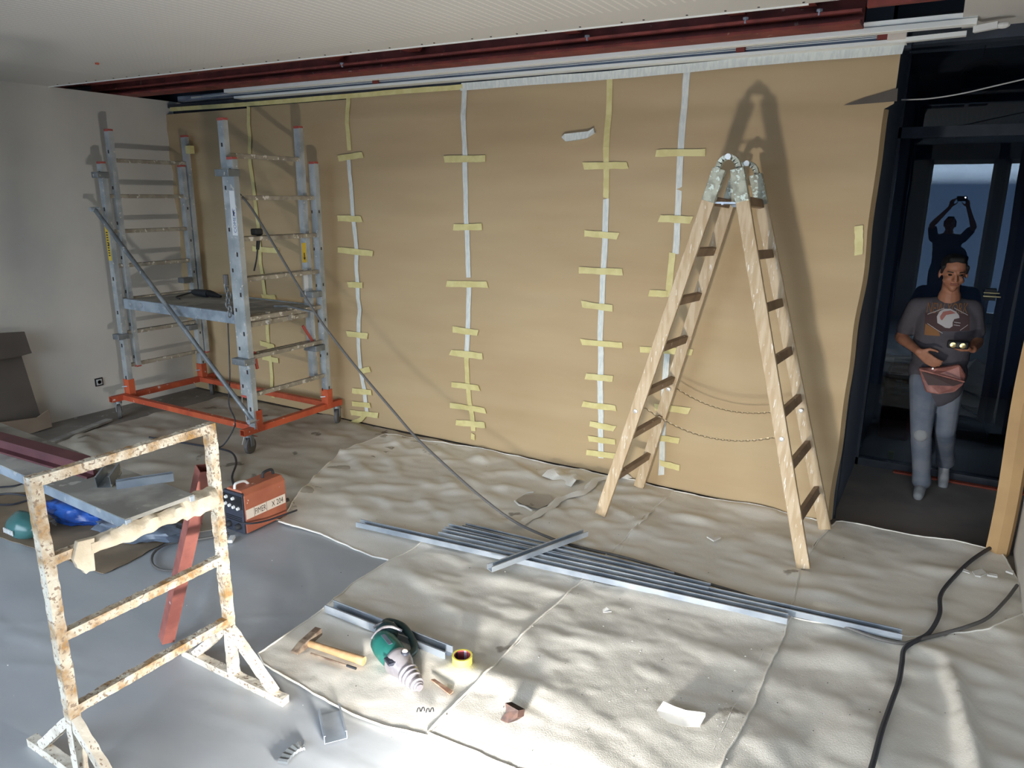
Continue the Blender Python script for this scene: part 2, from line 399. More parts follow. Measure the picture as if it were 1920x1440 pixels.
for x in (-4.02, -2.05, -1.12, -.75):
    MB().lathe((x, 4.30, 2.93), (0, 0, -1), [(0, .016), (.012, .016), (.012, .007), (.03, .007)], 6).build('bolt', M['galv'], bm_)
t = MB().box((-.52, 4.22, 2.90), (-.06, 4.26, 2.985)).build('red_angle', M['red_oxide']); tag(t, 'short red steel angle at the right end of the ceiling slot', 'beam')
t = MB().box((-.56, 4.05, 2.93), (-.44, 4.20, 3.05)).build('plaster_patch', M['cardboard']); tag(t, 'torn beige plasterboard patch at the right end of the red beam', 'plasterboard')
t = MB().box((-.40, 4.0, 2.96), (-.12, 4.2, 3.06)).build('plaster_patch', M['cardboard']); tag(t, 'pale plasterboard piece above the short red angle', 'plasterboard')
mb = MB()
for i in range(9): mb.ell((-.60+random.uniform(-.03, .03), 4.10+random.uniform(-.05, .05), 2.93+i*.012), .022, .022, .014, n=7, m=5)
tag(mb.build('foam_lump', M['slab']), 'grey lump of foam where the red beam breaks off', 'foam')
rl = thing('curtain_rail', (-2.8, 4.5, 2.80), 'white aluminium rail under the red beam in the ceiling slot', 'rail')
R0, R1 = along((600, 155), (1300, 90), 4.5, -5.55, -.05); zz = V((0, 0, .030))
MB().beam(R0, R1, .028, .06).build('rail_lower', M['white_alu'], rl, bevel=.002)
MB().beam(R0+zz+V((0, .01, 0)), R1+zz+V((0, .01, 0)), .027, .06).build('rail_upper', M['white_alu'], rl, bevel=.002)
tk = thing('door_track', (-2.8, 4.62, 2.77), 'grey aluminium sliding track between white rail and paper', 'track')
T0, T1 = along((600, 163.5), (1300, 102), 4.66, -6.4, -.36)
MB().beam(T0, T1, .044, .06).build('track_body', M['grey_alu'], tk)
for k in (-1, 0): MB().beam(T0+V((.2, -.033, .009*k+.006)), T1+V((-.05, -.033, .009*k+.006)), .0035, .006).build('track_groove', M['white_alu'], tk)
L0, L1 = along((600, 171), (1300, 112), 4.66, -5.6, -.36)
MB().beam(L0, L1, .018, .10).build('track_lip', M['white_alu'], tk)
for x in (-4.0, -1.24, -.50): q = T0.lerp(T1, (x-T0.x)/(T1.x-T0.x)); MB().box((x, 4.60, q.z-.018), (x+.05, 4.62, q.z+.018)).build('clip', M['red_oxide'], tk)
t = MB().box((-.45, 4.60, 2.806), (-.36, 4.618, 2.842)).build('track_end_plate', M['plate']); tag(t, 'beige end plate with two holes on the door track', 'bracket')
t = MB().beam((-.36, 4.60, 2.800), (-.09, 4.60, 2.805), .022, .04).build('white_batten', M['white_alu']); tag(t, 'white batten hanging past the right end of the track', 'batten')
t = MB().beam((-.06, 4.55, 2.812), (.04, 4.52, 2.818), .03, .03).ell((.06, 4.52, 2.815), .03, .02, .016, n=8, m=6).build('torn_foam_strip', M['paint_white']); tag(t, 'torn white strip end sticking out beside the batten', 'strip')

# hall behind the opening, dark glass front
g = struct(MB().box((-.46, YG, ZF2), (3.0, YG+.012, 3.0)), 'window_1', M['glass_dark'], base=False)
MB().box((-.46, YG-.04, 2.425), (3.0, YG+.05, 2.50)).build('window_frame', M['frame_black'], g)
MB().box((-.46, YG-.04, ZF2), (3.0, YG+.05, ZF2+.06)).build('window_sill', M['frame_black'], g)
MB().box((-.50, YG-.04, ZF2), (-.44, YG+.05, 3.0)).build('window_frame', M['frame_black'], g)
MB().box((1.10, YG-.04, ZF2), (1.18, YG+.05, 3.0)).build('window_frame', M['frame_black'], g)
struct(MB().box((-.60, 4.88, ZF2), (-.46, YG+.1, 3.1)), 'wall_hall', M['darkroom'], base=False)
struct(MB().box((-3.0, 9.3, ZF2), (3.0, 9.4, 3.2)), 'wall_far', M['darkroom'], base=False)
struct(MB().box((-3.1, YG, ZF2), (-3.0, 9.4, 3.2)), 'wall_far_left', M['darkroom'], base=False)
a = fp(1790, 899, ZF2); tag(MB().box((a.x-.42, 6.20, ZF2), (.9, 6.25, ZF2+.012)).build('floor_track', M['track_orange']), 'dull orange floor track in front of the dark glass', 'track')
p = wy(1858, 556, YG-.06); h = thing('door_pull', p, 'shiny brass pull on the dark glass right of the man', 'handle')
MB().box((p.x-.05, p.y-.01, p.z-.006), (p.x+.06, p.y+.01, p.z+.006)).box((p.x-.05, p.y-.01, p.z+.02), (p.x+.05, p.y+.01, p.z+.03)).build('grip', M['brass'], h, bevel=.003)
MB().box((p.x-.04, p.y+.01, p.z-.03), (p.x+.03, p.y+.06, p.z+.05)).build('mount', M['black'], h)
# things behind the glass
p = fp(1690, 800, ZF2); c = thing('red_machine', (-.10, 7.2, ZF2), 'dark red machine with pale handle behind the glass left of the man', 'machine')
q0 = wy(1648, 800, 7.2); q1 = wy(1722, 700, 7.2)
MB().box((q0.x, 7.1, ZF2), (q1.x, 7.6, q1.z)).build('body', M['red_case'], c, bevel=.03)
q = wy(1700, 727, 7.08); MB().box((q.x-.09, 7.04, q.z-.03), (q.x+.12, 7.1, q.z+.03)).box((q.x-.09, 7.03, q.z-.06), (q.x-.04, 7.1, q.z+.06)).build('handle', M['bag_grey'], c)
q0 = wy(1885, 815, 7.4); q1 = wy(1935, 742, 7.4)
t = MB().box((q0.x, 7.4, ZF2), (q1.x+.2, 7.8, q1.z)).build('white_crate', M['bag_grey'], bevel=.02); tag(t, 'pale grey crate behind the glass at the right edge', 'crate')
q = wy(1838, 150, 6.9); mb = MB().tube([q+V((0, 0, .15)), q+V((0, .02, 1.2))], .005, 6)
for k in range(3):
    mb.tube([q+V((math.cos(a_)*(.14-.02*k), .02*k, math.sin(a_)*(.15-.02*k))) for a_ in [i*PI/12 for i in range(25)]], .006, 6)
tag(mb.build('hanging_rings', M['cable_grey'], smooth=True), 'thin grey rings hanging behind the upper glass pane', 'cable')  # three thin rings below a straight stem
q = fp(1668, 868, ZF2); t = MB().box((q.x-.02, q.y-.02, ZF2), (q.x+.022, q.y+.02, ZF2+.10)).build('yellow_block', M['yellow_bit'], bevel=.004); tag(t, 'small yellow block standing on the hall floor', 'block')
t = MB().tube(spline([wy(1690, 187, 5.2), wy(1740, 185, 5.2), wy(1800, 176, 5.2), wy(1870, 160, 5.2), wy(1990, 132, 5.2)]), .004, 6).build('white_wire', M['cable_white'], smooth=True); tag(t, 'thin white wire strung across the top of the dark opening', 'wire')

# wall with windows behind the camera
mb = MB()
for x0, x1 in ((XL, -6.35), (-1.15, -.52), (.42, .56), (2.2, 3.0)): mb.box((x0, YB-.15, 0), (x1, YB, 2.86))
mb.box((XL, YB-.15, 2.62), (3.0, YB, 2.86)).box((-6.35, YB-.15, 0), (-1.15, YB, .08))
struct(mb, 'wall_front', M['wall'], base=False)
for i, (x0, x1, nm) in enumerate(((-6.35, -1.15, 5), (-.52, .42, 1), (.56, 2.2, 2))):
    g = struct(MB().box((x0, YB-.07, .08), (x1, YB-.062, 2.62)), 'window_%d' % (i+2), M['glass_clear'], base=False)
    fr = MB().box((x0, YB-.1, 2.55), (x1, YB-.03, 2.62)).box((x0, YB-.1, 0), (x1, YB-.03, .16))
    for k in range(nm+1):
        x = x0+(x1-x0)*k/nm; fr.box((x-.05, YB-.1, .08), (x+.05, YB-.03, 2.62))
    fr.build('window_frame', M['white_alu'], g)

# ------------------------------------------------------------------ paper covering
def puff(x, z):     # how far the paper bellies out
    a = noise.noise(V((x*.45, z*3.2, 1.3)))*.026+noise.noise(V((x*.8+5, z*7.5, 4.1)))*.015
    return a*min(1, (2.8-z)/.25+.15)
cov = thing('paper_covering', (-3.6, YP, 0), 'brown kraft paper sheets taped together over the sliding doors', 'paper covering')
seams = [[(468, 200), (475, 330), (490, 470), (503, 600), (516, 745)],
         [(655, 180), (656, 282)], [(655, 300), (664, 400), (670, 480), (673, 560), (675, 620), (680, 700), (688, 735), (691, 775)],
         [(872, 160), (873, 290), (875, 420), (878, 522)], [(878, 530), (880, 600), (879, 665)], [(879, 665), (882, 740), (889, 808)],
         [(1145, 137), (1140, 300), (1138, 372)], [(1138, 372), (1133, 500), (1127, 620), (1127, 700), (1128, 780), (1126, 860)],
         [(1290, 125), (1280, 260), (1268, 475)], [(1262, 475), (1255, 555)], [(1252, 640), (1246, 750), (1240, 890)]]
scol = 'yywwwywywyww'
scol = ['y', 'y', 'w', 'w', 'w', 'y', 'y', 'w', 'w', 'y', 'w']
edges = [(-6.70, -6.70)]
for a, b in (((468, 200), (518, 765)), ((655, 180), (692, 790)), ((872, 160), (886, 830)), ((1145, 137), (1126, 870)), ((1290, 125), (1238, 900))):
    A = wy(*a, YP); B = wy(*b, YP); edges.append((A.x, B.x))
edges.append((-.385, -.41))
def lerp(a, b, t): return a+(b-a)*t
ztop = lambda x: 2.755+.005*math.sin(x*2)
for i in range(6):
    (t0, b0), (t1, b1) = edges[i], edges[i+1]; mb = MB(); NZ = 110; NX = 12
    for k in range(NZ+1):
        z = (2.735+.009*i)*k/NZ+(.012 if k == 0 else 0); f = k/NZ
        x0 = lerp(b0, t0, f)-.02; x1 = lerp(b1, t1, f)
        if i == 5:
            if z < 2.50: x1 -= .045+.02*noise.noise(V((0, z*2.2, 3)))
        for j in range(NX+1):
            x = lerp(x0, x1, j/NX); mb.v.append(V((x, YP-puff(x, z)-.002*i-(.004*(1-abs(j/NX*2-1))), z)))
    for k in range(NZ):
        for j in range(NX):
            a = k*(NX+1)+j; mb.f.append((a, a+1, a+NX+2, a+NX+1))
    if i == 5:      # return fold at the free edge
        n0 = len(mb.v)
        for k in range(NZ+1):
            p = mb.v[k*(NX+1)+NX]; mb.v.append(p+V((.02, .055, 0)))
        for k in range(NZ-0):
            if k < 98: a = k*(NX+1)+NX; mb.f.append((a, n0+k, n0+k+1, a+NX+1))
    mb.build('paper_sheet', M['kraft'], cov, smooth=True)
def surf(x, z, off=.012): return V((x, YP-puff(x, z)-off, z))
def ribbon(pts, wd, off=.017, ragged=.004, n=6):     # pts = (x,z) on the paper plane
    P = spline([V((x, 0, z)) for x, z in pts], n); mb = MB()
    for i, p in enumerate(P):
        d = P[min(i+1, len(P)-1)]-P[max(i-1, 0)]; d.normalize(); q = V((d.z, 0, -d.x))
        for s_ in (-1, 1):
            r = p+q*s_*(wd/2+random.uniform(-ragged, ragged)*.4)
            if i in (0, len(P)-1): r += d*random.uniform(-ragged, ragged)*2
            mb.v.append(surf(r.x, r.z, off))
    for i in range(len(P)-1): a = 2*i; mb.f.append((a, a+1, a+3, a+2))
    # a thin underside so that it has thickness
    n0 = len(mb.v); mb.v += [v+V((0, .0015, 0)) for v in mb.v]
    mb.f += [tuple(n0+i for i in reversed(f)) for f in list(mb.f)]
    return mb
for s_, c_ in zip(seams, scol):
    pts = [wy(*p, YP) for p in s_]
    ribbon([(p.x, p.z) for p in pts], .042, .016).build('tape_strip', M['tape_yellow' if c_ == 'y' else 'tape_white'], cov)
cross = [(659, 294, 46, -9), (659, 410, 44, 2), (668, 472, 66, 6), (668, 534, 28, 4), (673, 627, 38, 7), (690, 693, 18, -14), (684, 733, 36, 6), (682, 757, 36, 6), (686, 775, 52, 6),
         (874, 298, 78, -1), (878, 426, 54, -1), (876, 533, 76, 1), (876, 620, 46, 8), (880, 663, 62, 7), (877, 723, 50, 7), (880, 764, 66, 9), (884, 794, 54, 6),
         (1139, 311, 84, -1), (1127, 440, 66, 5), (1129, 508, 82, 2), (1121, 574, 58, 8), (1131, 644, 78, 5), (1126, 707, 50, 5), (1125, 760, 62, 7), (1131, 798, 48, 12), (1130, 825, 52, 7), (1127, 852, 58, 7),
         (1281, 287, 94, -1), (1268, 411, 60, 2), (1236, 550, 36, 1), (1248, 657, 100, 3), (1262, 766, 66, 7), (1254, 822, 44, 8), (1256, 872, 40, 14),
         (500, 468, 50, 5), (507, 557, 26, 3), (506, 646, 30, 16), (510, 672, 30, 12), (468, 672, 30, 5)]
for (cx, cy, ln, ang) in cross:
    ca, sa = math.cos(math.radians(ang)), math.sin(math.radians(ang))
    pts = []
    for s_ in (-.5, 0, .5):
        p = wy(cx+ca*ln*s_, cy+sa*ln*s_, YP); pts.append((p.x, p.z))
    ribbon(pts, .044 if cx > 1000 else .048, .021, .006, 3).build('tape_strip', M['tape_yellow'], cov)
p = [wy(*q, YP) for q in ((1611, 422), (1611, 450), (1610, 478))]; ribbon([(q.x, q.z) for q in p], .045, .02).build('tape_strip', M['tape_yellow'], cov)
p = [wy(*q, YP) for q in ((689, 775), (680, 785), (664, 792))]; ribbon([(q.x, q.z) for q in p], .04, .024).build('tape_strip', M['tape_yellow'], cov)
p = [wy(*q, YP) for q in ((889, 812), (889, 824))]; ribbon([(q.x, q.z) for q in p], .035, .022).build('tape_strip', M['tape_yellow'], cov)
for pts, wd, m in ((((325, 206), (480, 195), (655, 181), (760, 172), (872, 164)), .036, 'tape_yellow'), (((868, 164), (1000, 153), (1145, 142), (1290, 129), (1450, 113), (1600, 101), (1695, 93)), .052, 'tape_white')):
    p = [wy(*q, YP) for q in pts]; ribbon([(q.x, q.z) for q in p], wd, .03, .004, 3).build('top_tape', M[m], cov)
# torn flap at upper right, white scrap stuck on the sheet
A, B, C_, D_ = wy(1582, 198, YP), wy(1620, 188, YP), wy(1684, 166, YP), wy(1682, 190, YP)
mb = MB().add([surf(A.x, A.z, .02), surf(B.x, B.z-.02, .018), surf(D_.x, D_.z, .018), surf(C_.x, C_.z, .022), surf(B.x, B.z+.01, .022)], [(0, 1, 4), (1, 2, 3, 4)])
tag(mb.build('torn_flap', M['cardboard_dark'], cov), 'dark gap where the paper is torn')
P = [wy(x, y, YP) for x, y in ((1058, 258), (1064, 252), (1090, 249), (1108, 247), (1117, 241), (1120, 250), (1105, 260), (1085, 264), (1066, 266))]
mb = MB().add([surf(p.x, p.z, .03+.006*(i % 2)) for i, p in enumerate(P)]+[surf(p.x, p.z, .012) for p in P], [tuple(range(9)), tuple(range(17, 8, -1))]+[(i, (i+1) % 9, 9+(i+1) % 9, 9+i) for i in range(9)])
tag(mb.build('white_scrap', M['tape_white'], cov), 'crumpled white scrap stuck on the brown paper')
# papered jamb at the right
jm = MB()
for k in range(30):
    z = .0+2.6*k/29; xl = .405-.0*z+.006*math.sin(z*5); jm.v += [V((xl, 4.78, z)), V((xl-.012, 4.765, z)), V((xl+.04, 4.73, z)), V((xl+.09, 4.745, z)), V((xl+.11, 4.80, z)), V((xl+.04, 4.86, z))]
for k in range(29):
    for j in range(6): a = k*6+j; b = k*6+(j+1) % 6; jm.f.append((a, b, b+6, a+6))
tag(jm.build('rolled_kraft_paper', M['kraft_tube'], smooth=True), 'upright roll of brown paper leaning at the right pier', 'paper roll')

# ------------------------------------------------------------------ floor coverings
def H(x, y):        # shared relief of the cloths
    a = noise.noise(V((x*2.6+.6*y, y*5.2-.5*x, 0)))
    b = noise.noise(V((x*6.5+y*1.5, y*11-x*1.2, 3.3)))
    c_ = noise.noise(V((x*.9, y*1.2, 8)))
    h = max(0, a+.05)**1.3*.030+max(0, b)*.011*(1+c_)+.0015*noise.noise(V((x*24, y*30, 1)))
    return h
def inside(p, poly):
    c_ = False; j = len(poly)-1
    for i in range(len(poly)):
        a, b = poly[i], poly[j]
        if (a[1] > p[1]) != (b[1] > p[1]) and p[0] < (b[0]-a[0])*(p[1]-a[1])/(b[1]-a[1])+a[0]: c_ = not c_
        j = i
    return c_
def cloth(name, poly, z0, mname, label, res=.024, amp=1.0, hem=True, rag=.006, hf=None, skirt=.006, cat='drop cloth'):
    # outline in floor metres
    out = []
    n = len(poly)
    for i in range(n):
        a, b = V(poly[i]).to_2d(), V(poly[(i+1) % n]).to_2d(); m = max(1, int((b-a).length/.03)); q = V((-(b-a).y, (b-a).x)).normalized()
        for k in range(m):
            p = a.lerp(b, k/m); s_ = rag*noise.noise(V((p.x*14, p.y*14, z0*90)))+rag*2.2*noise.noise(V((p.x*3, p.y*3, z0*70)))
            out.append(p+q*s_)
    N = len(out); xs = [p.x for p in out]; ys = [p.y for p in out]
    pts = list(out); y = min(ys)+res; r = 0
    while y < max(ys):
        x = min(xs)+(res/2 if r % 2 else 0)
        while x < max(xs):
            if inside((x, y), out): pts.append(V((x+random.uniform(-.2, .2)*res, y+random.uniform(-.2, .2)*res)))
            x += res
        y += res*.87; r += 1
    vs, es, fs, *_ = delaunay_2d_cdt([V((p.x, p.y)) for p in pts], [(i, (i+1) % N) for i in range(N)], [], 1, 1e-5)
    hf = hf or H
    mb = MB(); mb.v = [V((p.x, p.y, z0+amp*hf(p.x, p.y))) for p in vs]; mb.f = [tuple(f) for f in fs]
    cnt = {}
    for f in mb.f:
        for i in range(len(f)):
            e_ = (f[i], f[(i+1) % len(f)]); k = tuple(sorted(e_)); cnt.setdefault(k, []).append(e_)
    low = {}
    for k, e_ in cnt.items():
        if len(e_) == 1:
            a, b = e_[0]
            for q in (a, b):
                if q not in low: low[q] = len(mb.v); mb.v.append(mb.v[q]-V((0, 0, skirt)))
            mb.f.append((b, a, low[a], low[b]))
    o = mb.build(name, M[mname], None, smooth=True, base=True); tag(o, label, cat)
    o.data.set_sharp_from_angle(angle=math.radians(70))
    if hem:
        mb = MB(); P = [V((p.x, p.y, z0+amp*hf(p.x, p.y)+.001)) for p in out]; P.append(P[0])
        mb.tube(P, [.0035+.003*abs(noise.noise(p*30)) for p in P], 5, False); mb.build('frayed_hem', M['fleece_edge'], o, smooth=True)
    return o
def F2(*px): return [tuple(fp(x, y).to_2d()) for x, y in px]
def Hp(x, y):
    rd = 0
    for (a, b, c, wd) in ((-.35, .94, 2.35, .016), (.2, .98, .95, .02), (-.55, .83, 3.2, .014), (.75, .66, -.9, .018), (-.1, .99, 1.75, .022)):
        rd += math.exp(-((a*x+b*y-c+.02*noise.noise(V((x*3, y*3, c))))/wd)**2)*.007*max(0, .3+noise.noise(V((x*1.2, y*1.2, c))))
    return rd+.006*max(0, noise.noise(V((x*1.1+y*.8, y*3.4, 2))))+.003*max(0, noise.noise(V((x*5, y*2, 5))))
cloth('plastic_sheet', [(-4.6, .2), (-.3, .2), (-.3, 2.2), (-1.6, 3.3), (-3.3, 3.05), (-4.9, 2.1)], .003, 'plastic', 'shiny grey plastic sheet covering the floor under the trestle', res=.034, hem=False, rag=.01, hf=Hp, skirt=.002, cat='plastic sheet')
cloth('drop_cloth', F2((55, 842), (240, 790), (420, 745), (560, 770))+[(-3.0, 4.68)]+F2((760, 830), (680, 880), (620, 900), (580, 950), (545, 975), (470, 985), (300, 1010), (120, 1000), (-60, 900)), .006, 'fleece_dusty', 'dusty grey drop cloth under the orange rolling scaffold', res=.032, hem=False)
DJ = F2((1260, 922), (1225, 955), (1185, 1000), (1120, 1070))
def Hc(x, y):
    a = noise.noise(V((x*3.2+y*2.4, (y-x*.6)*6.0, 12))); b = noise.noise(V((x*2.0-y*3.5, y*8+x*4, 17)))
    t = max(0, min(1, (y-3.15-.05*x*0)/.35)); return t*(max(0, a)**1.2*.040+max(0, b)*.022)+(1-.5*t)*H(x, y)*(.8 if t < .01 else 1)
cloth('drop_cloth', F2((640, 850), (722, 816))+[(-3.05, 4.67), (-1.75, 4.68)]+F2((1262, 922), (1225, 960), (1185, 1004), (1130, 1090), (960, 1080), (760, 1060), (700, 1046), (600, 1005), (522, 984), (560, 930)), .009, 'fleece', 'crumpled off-white drop cloth between the welder and the papered wall', res=.026, amp=1.0, hf=Hc)
cloth('drop_cloth', F2((1120, 1068), (1187, 1000), (1228, 955), (1262, 924))+[(-.55, 4.68)]+F2((1560, 990), (1530, 1020), (1500, 1075), (1478, 1168), (1300, 1150), (1100, 1100)), .012, 'fleece', 'grey-white drop cloth under the wooden stepladder', res=.026, amp=1.25)
cloth('drop_cloth', F2((1500, 1072), (1532, 1018), (1566, 980))+[(-.38, 4.76), (.47, 4.78), (.55, 4.4), (.55, 3.6), (.60, 3.0)]+F2((1960, 1260), (1800, 1250), (1478, 1170)), .010, 'fleece', 'off-white drop cloth in front of the dark doorway', res=.028)
cloth('drop_cloth', F2((730, 1058), (775, 1035), (800, 1016), (960, 1040), (1110, 1068), (1104, 1088), (1000, 1180), (934, 1252), (860, 1330), (803, 1386), (720, 1368), (640, 1335), (560, 1290), (492, 1252), (484, 1232), (560, 1180), (622, 1138), (660, 1100)), .016, 'fleece', 'off-white drop cloth under the hammer and the rotary hammer', res=.018)
cloth('drop_cloth', F2((1098, 1086), (1300, 1120), (1484, 1162), (1455, 1232), (1420, 1310), (1385, 1385), (1350, 1450), (1320, 1520), (1050, 1480), (940, 1440), (870, 1410), (803, 1382), (860, 1328), (934, 1250), (1000, 1178)), .020, 'fleece', 'bright off-white drop cloth with the rust flake at the bottom centre', res=.018)
def Hr(x, y):
    h = H(x, y)*1.15; d = abs((x-.28)-(y-3.0)*-.15); f = math.exp(-(d/.04)**2)*.06*max(0, min(1, (3.5-y)/.3))
    return h+f+.02*max(0, noise.noise(V((x*2, y*2.4, 7))))
cloth('drop_cloth', F2((1460, 1160), (1700, 1200), (1850, 1190), (1935, 1150))+[(.53, 3.2), (.53, 2.0), (-.2, 1.9)]+F2((1290, 1500), (1350, 1385), (1390, 1308), (1430, 1230)), .014, 'fleece', 'rumpled off-white drop cloth in the bottom right corner', res=.024, hf=Hr)
def G(x, y, z=None): return V((x, y, .018+H(x, y)*.9))
def cl(px, py, dz=0): p = fp(px, py, .02); return V((p.x, p.y, .02+H(p.x, p.y)+dz))

# torn hole fringe on the middle cloth
mb = MB()
P = [fp(x, y) for x, y in ((1000, 924), (985, 926), (975, 933), (965, 940), (972, 947), (982, 952), (996, 958))]
mb.tube([cl(x, y, .004) for x, y in ((1000, 924), (985, 926), (976, 932), (965, 940), (973, 948), (984, 952), (998, 959))], .006, 5)
pts = [cl(x, y, .003) for x, y in ((968, 940), (980, 930), (1000, 927), (1030, 930), (1040, 942), (1010, 956), (985, 950))]
tag(mb.build('frayed_tear', M['fleece_edge'], smooth=True), 'frayed torn patch in the middle drop cloth near the ladder', 'tear')
c_ = MB().add(pts, [tuple(range(7))]).build('bare_patch', M['fleece_dusty']); tag(c_, 'brown dirty patch in the torn drop cloth', 'dirt patch')
# folded white cloth scrap by the wall
mb = MB()
a, b = fp(1030, 885, .03), fp(1085, 905, .03)
for i in range(9):
    q = a.lerp(b, i/8); wv = .012*math.sin(i*1.3)
    mb.v += [V((q.x-.02, q.y-.08, .022)), V((q.x, q.y-.03+wv, .055+.01*math.sin(i))), V((q.x+.01, q.y+.05, .05+wv)), V((q.x+.02, q.y+.08, .024))]
for i in range(8):
    for j in range(3): k = i*4+j; mb.f.append((k, k+1, k+5, k+4))
tag(mb.build('folded_rag', M['fleece_edge'], smooth=True), 'white rag folded on the floor at the foot of the paper', 'rag')
mb = MB(); P = spline([cl(*p, .008) for p in ((1178, 862+35), (1120, 905), (1095, 925), (1050, 940), (1030, 955), (995, 975), (970, 990))], 6)
for i, p in enumerate(P):
    wd = .028+.02*noise.noise(V((i*.4, 0, 0))); mb.v += [p+V((-wd, -.01, -.004)), p+V((0, 0, .02+.008*math.sin(i))), p+V((wd, .012, -.004))]
for i in range(len(P)-1):
    for j in (0, 1): k = 3*i+j; mb.f.append((k, k+1, k+4, k+3))
tag(mb.build('cloth_fold', M['fleece'], smooth=True), 'raised twisted cloth fold left of the ladder foot', 'cloth fold')

# ------------------------------------------------------------------ rolling scaffold
S = thing('rolling_scaffold', (-5.45, 4.1, 0), 'aluminium rolling scaffold tower on an orange wheeled base', 'scaffold')
ends = {'r': dict(x=-4.57, y0=3.70, y1=4.50, ux=-4.636, uy0=3.70, uy1=4.42), 'l': dict(x=-6.35, y0=3.79, y1=4.56, ux=-6.342, uy0=3.885, uy1=4.62)}
for k, e_ in ends.items():
    fr = MB().hollow((e_['x'], e_['y0'], .20), (e_['x'], e_['y0'], 2.24), .065, .045, .004, (0, 1, 0)).hollow((e_['x'], e_['y1'], .20), (e_['x'], e_['y1'], 2.24), .065, .045, .004, (0, 1, 0))
    lower = fr.build('ladder_frame', M['post'], S)
    fr = MB().hollow((e_['ux'], e_['uy0'], .46), (e_['ux'], e_['uy0'], 2.51), .062, .042, .004, (0, 1, 0)).hollow((e_['ux'], e_['uy1'], .46), (e_['ux'], e_['uy1'], 2.51), .062, .042, .004, (0, 1, 0))
    upper = fr.build('ladder_frame', M['post'], S)
    for i in range(7):
        z = .47+.3*i
        if z < 2.2: MB().beam((e_['x'], e_['y0']+.02, z), (e_['x'], e_['y1']-.02, z), .034, .034, (0, 0, 1)).build('rung', M['rung'], lower, bevel=.006)
        if z > .6: MB().beam((e_['ux'], e_['uy0']+.02, z), (e_['ux'], e_['uy1']-.02, z), .034, .034, (0, 0, 1)).build('rung', M['rung'], upper, bevel=.006)
    for (x, y, z, par) in ((e_['ux'], e_['uy0'], 2.51, upper), (e_['ux'], e_['uy1'], 2.51, upper), (e_['ux'], e_['uy0'], .45, upper), (e_['ux'], e_['uy1'], .45, upper), (e_['x'], e_['y1'], 2.24, lower), (e_['x'], e_['y0'], 2.24, lower)):
        MB().box((x-.03, y-.024, z-.004), (x+.03, y+.024, z+.016)).build('end_cap', M['cap_red'], par, bevel=.003)
    # slots in the outward face of the near posts
    mb = MB(); yy = e_['y0']-.0232; yu = e_['uy0']-.0232
    for i in range(7):
        mb.box((e_['x']-.008, yy-.001, .36+.3*i-.016), (e_['x']+.008, yy+.001, .36+.3*i+.016))
        mb.box((e_['ux']-.007, yu-.001, .54+.3*i-.014), (e_['ux']+.007, yu+.001, .54+.3*i+.014))
    for yv in (e_['y1'], e_['uy1']):
        for i in range(6): mb.box((e_['x']+.032, yv-.006, .36+.3*i-.012), (e_['x']+.0335, yv+.006, .36+.3*i+.012))
    mb.build('slots', M['ink'], S)['kind'] = 'stuff'
    # clamps joining the two frames
    for (y, z) in ((e_['y0'], .72), (e_['y0'], 2.12), (e_['y1']-.06, .70), (e_['y1']-.06, 1.16)):
        MB().box((min(e_['x'], e_['ux'])-.04, y-.075, z), (max(e_['x'], e_['ux'])+.04, y+.03, z+.05)).build('frame_clamp', M['galv_dull'], S, bevel=.004)
# orange base
zb = .19
for (x, y0, y1) in ((-4.57, 3.58, 4.66), (-6.35, 3.60, 4.70)):
    MB().hollow((x, y0, zb), (x, y1, zb), .05, .05, .004, (0, 0, 1)).build('base_bar', M['orange'], S)
for y in (3.725, 4.53):
    MB().hollow((-6.33, y, zb+.0), (-4.59, y, zb+.0), .045, .045, .004, (0, 0, 1)).build('base_rail', M['orange'], S)
for (x, y) in ((-4.57, 3.725), (-4.57, 4.50), (-6.35, 3.79), (-6.35, 4.56)):
    s_ = MB().hollow((x, y, zb), (x, y, .345), .078, .058, .004, (0, 1, 0)).build('post_sleeve', M['orange'], S)
    MB().tube([(x-.02, y-.06, .28), (x+.01, y-.02, .28)], .006, 6).build('pin', M['galv'], s_)
for (x, y, rz) in ((-4.575, 3.64, .3), (-4.56, 4.60, .5), (-6.34, 3.66, 1.1), (-6.33, 4.64, .8)):
    c_ = thing('caster', (x, y, 0), None, None); c_.parent = S; c_.location = V((x, y, 0))-S.location
    ca, sa = math.cos(rz), math.sin(rz); ax = V((ca, sa, 0)); fw = V((-sa, ca, 0)); c0 = V((x, y, .066))+fw*.012
    MB().lathe(c0-ax*.017, ax, [(0, .04), (.001, .058), (.005, .065), (.029, .065), (.033, .058), (.034, .04)], 22).build('wheel', M['cable_grey'], c_, smooth=True)
    MB().beam(c0+ax*.024, c0+ax*.024+V((0, 0, .08)), .045, .004, ax).beam(c0-ax*.024, c0-ax*.024+V((0, 0, .08)), .045, .004, ax).beam(c0+V((0, 0, .08))-ax*.027, c0+V((0, 0, .08))+ax*.027, .05, .006, (0, 0, 1)).build('fork', M['galv_dull'], c_)
    MB().lathe((x, y, .145), (0, 0, 1), [(0, .03), (.02, .03)], 14).build('swivel', M['galv_dull'], c_, smooth=True)
    MB().beam(c0+fw*.04+V((0, 0, .075)), c0+fw*.085+V((0, 0, .05)), .03, .006, (0, 0, 1)).build('brake', M['cap_red'], c_)
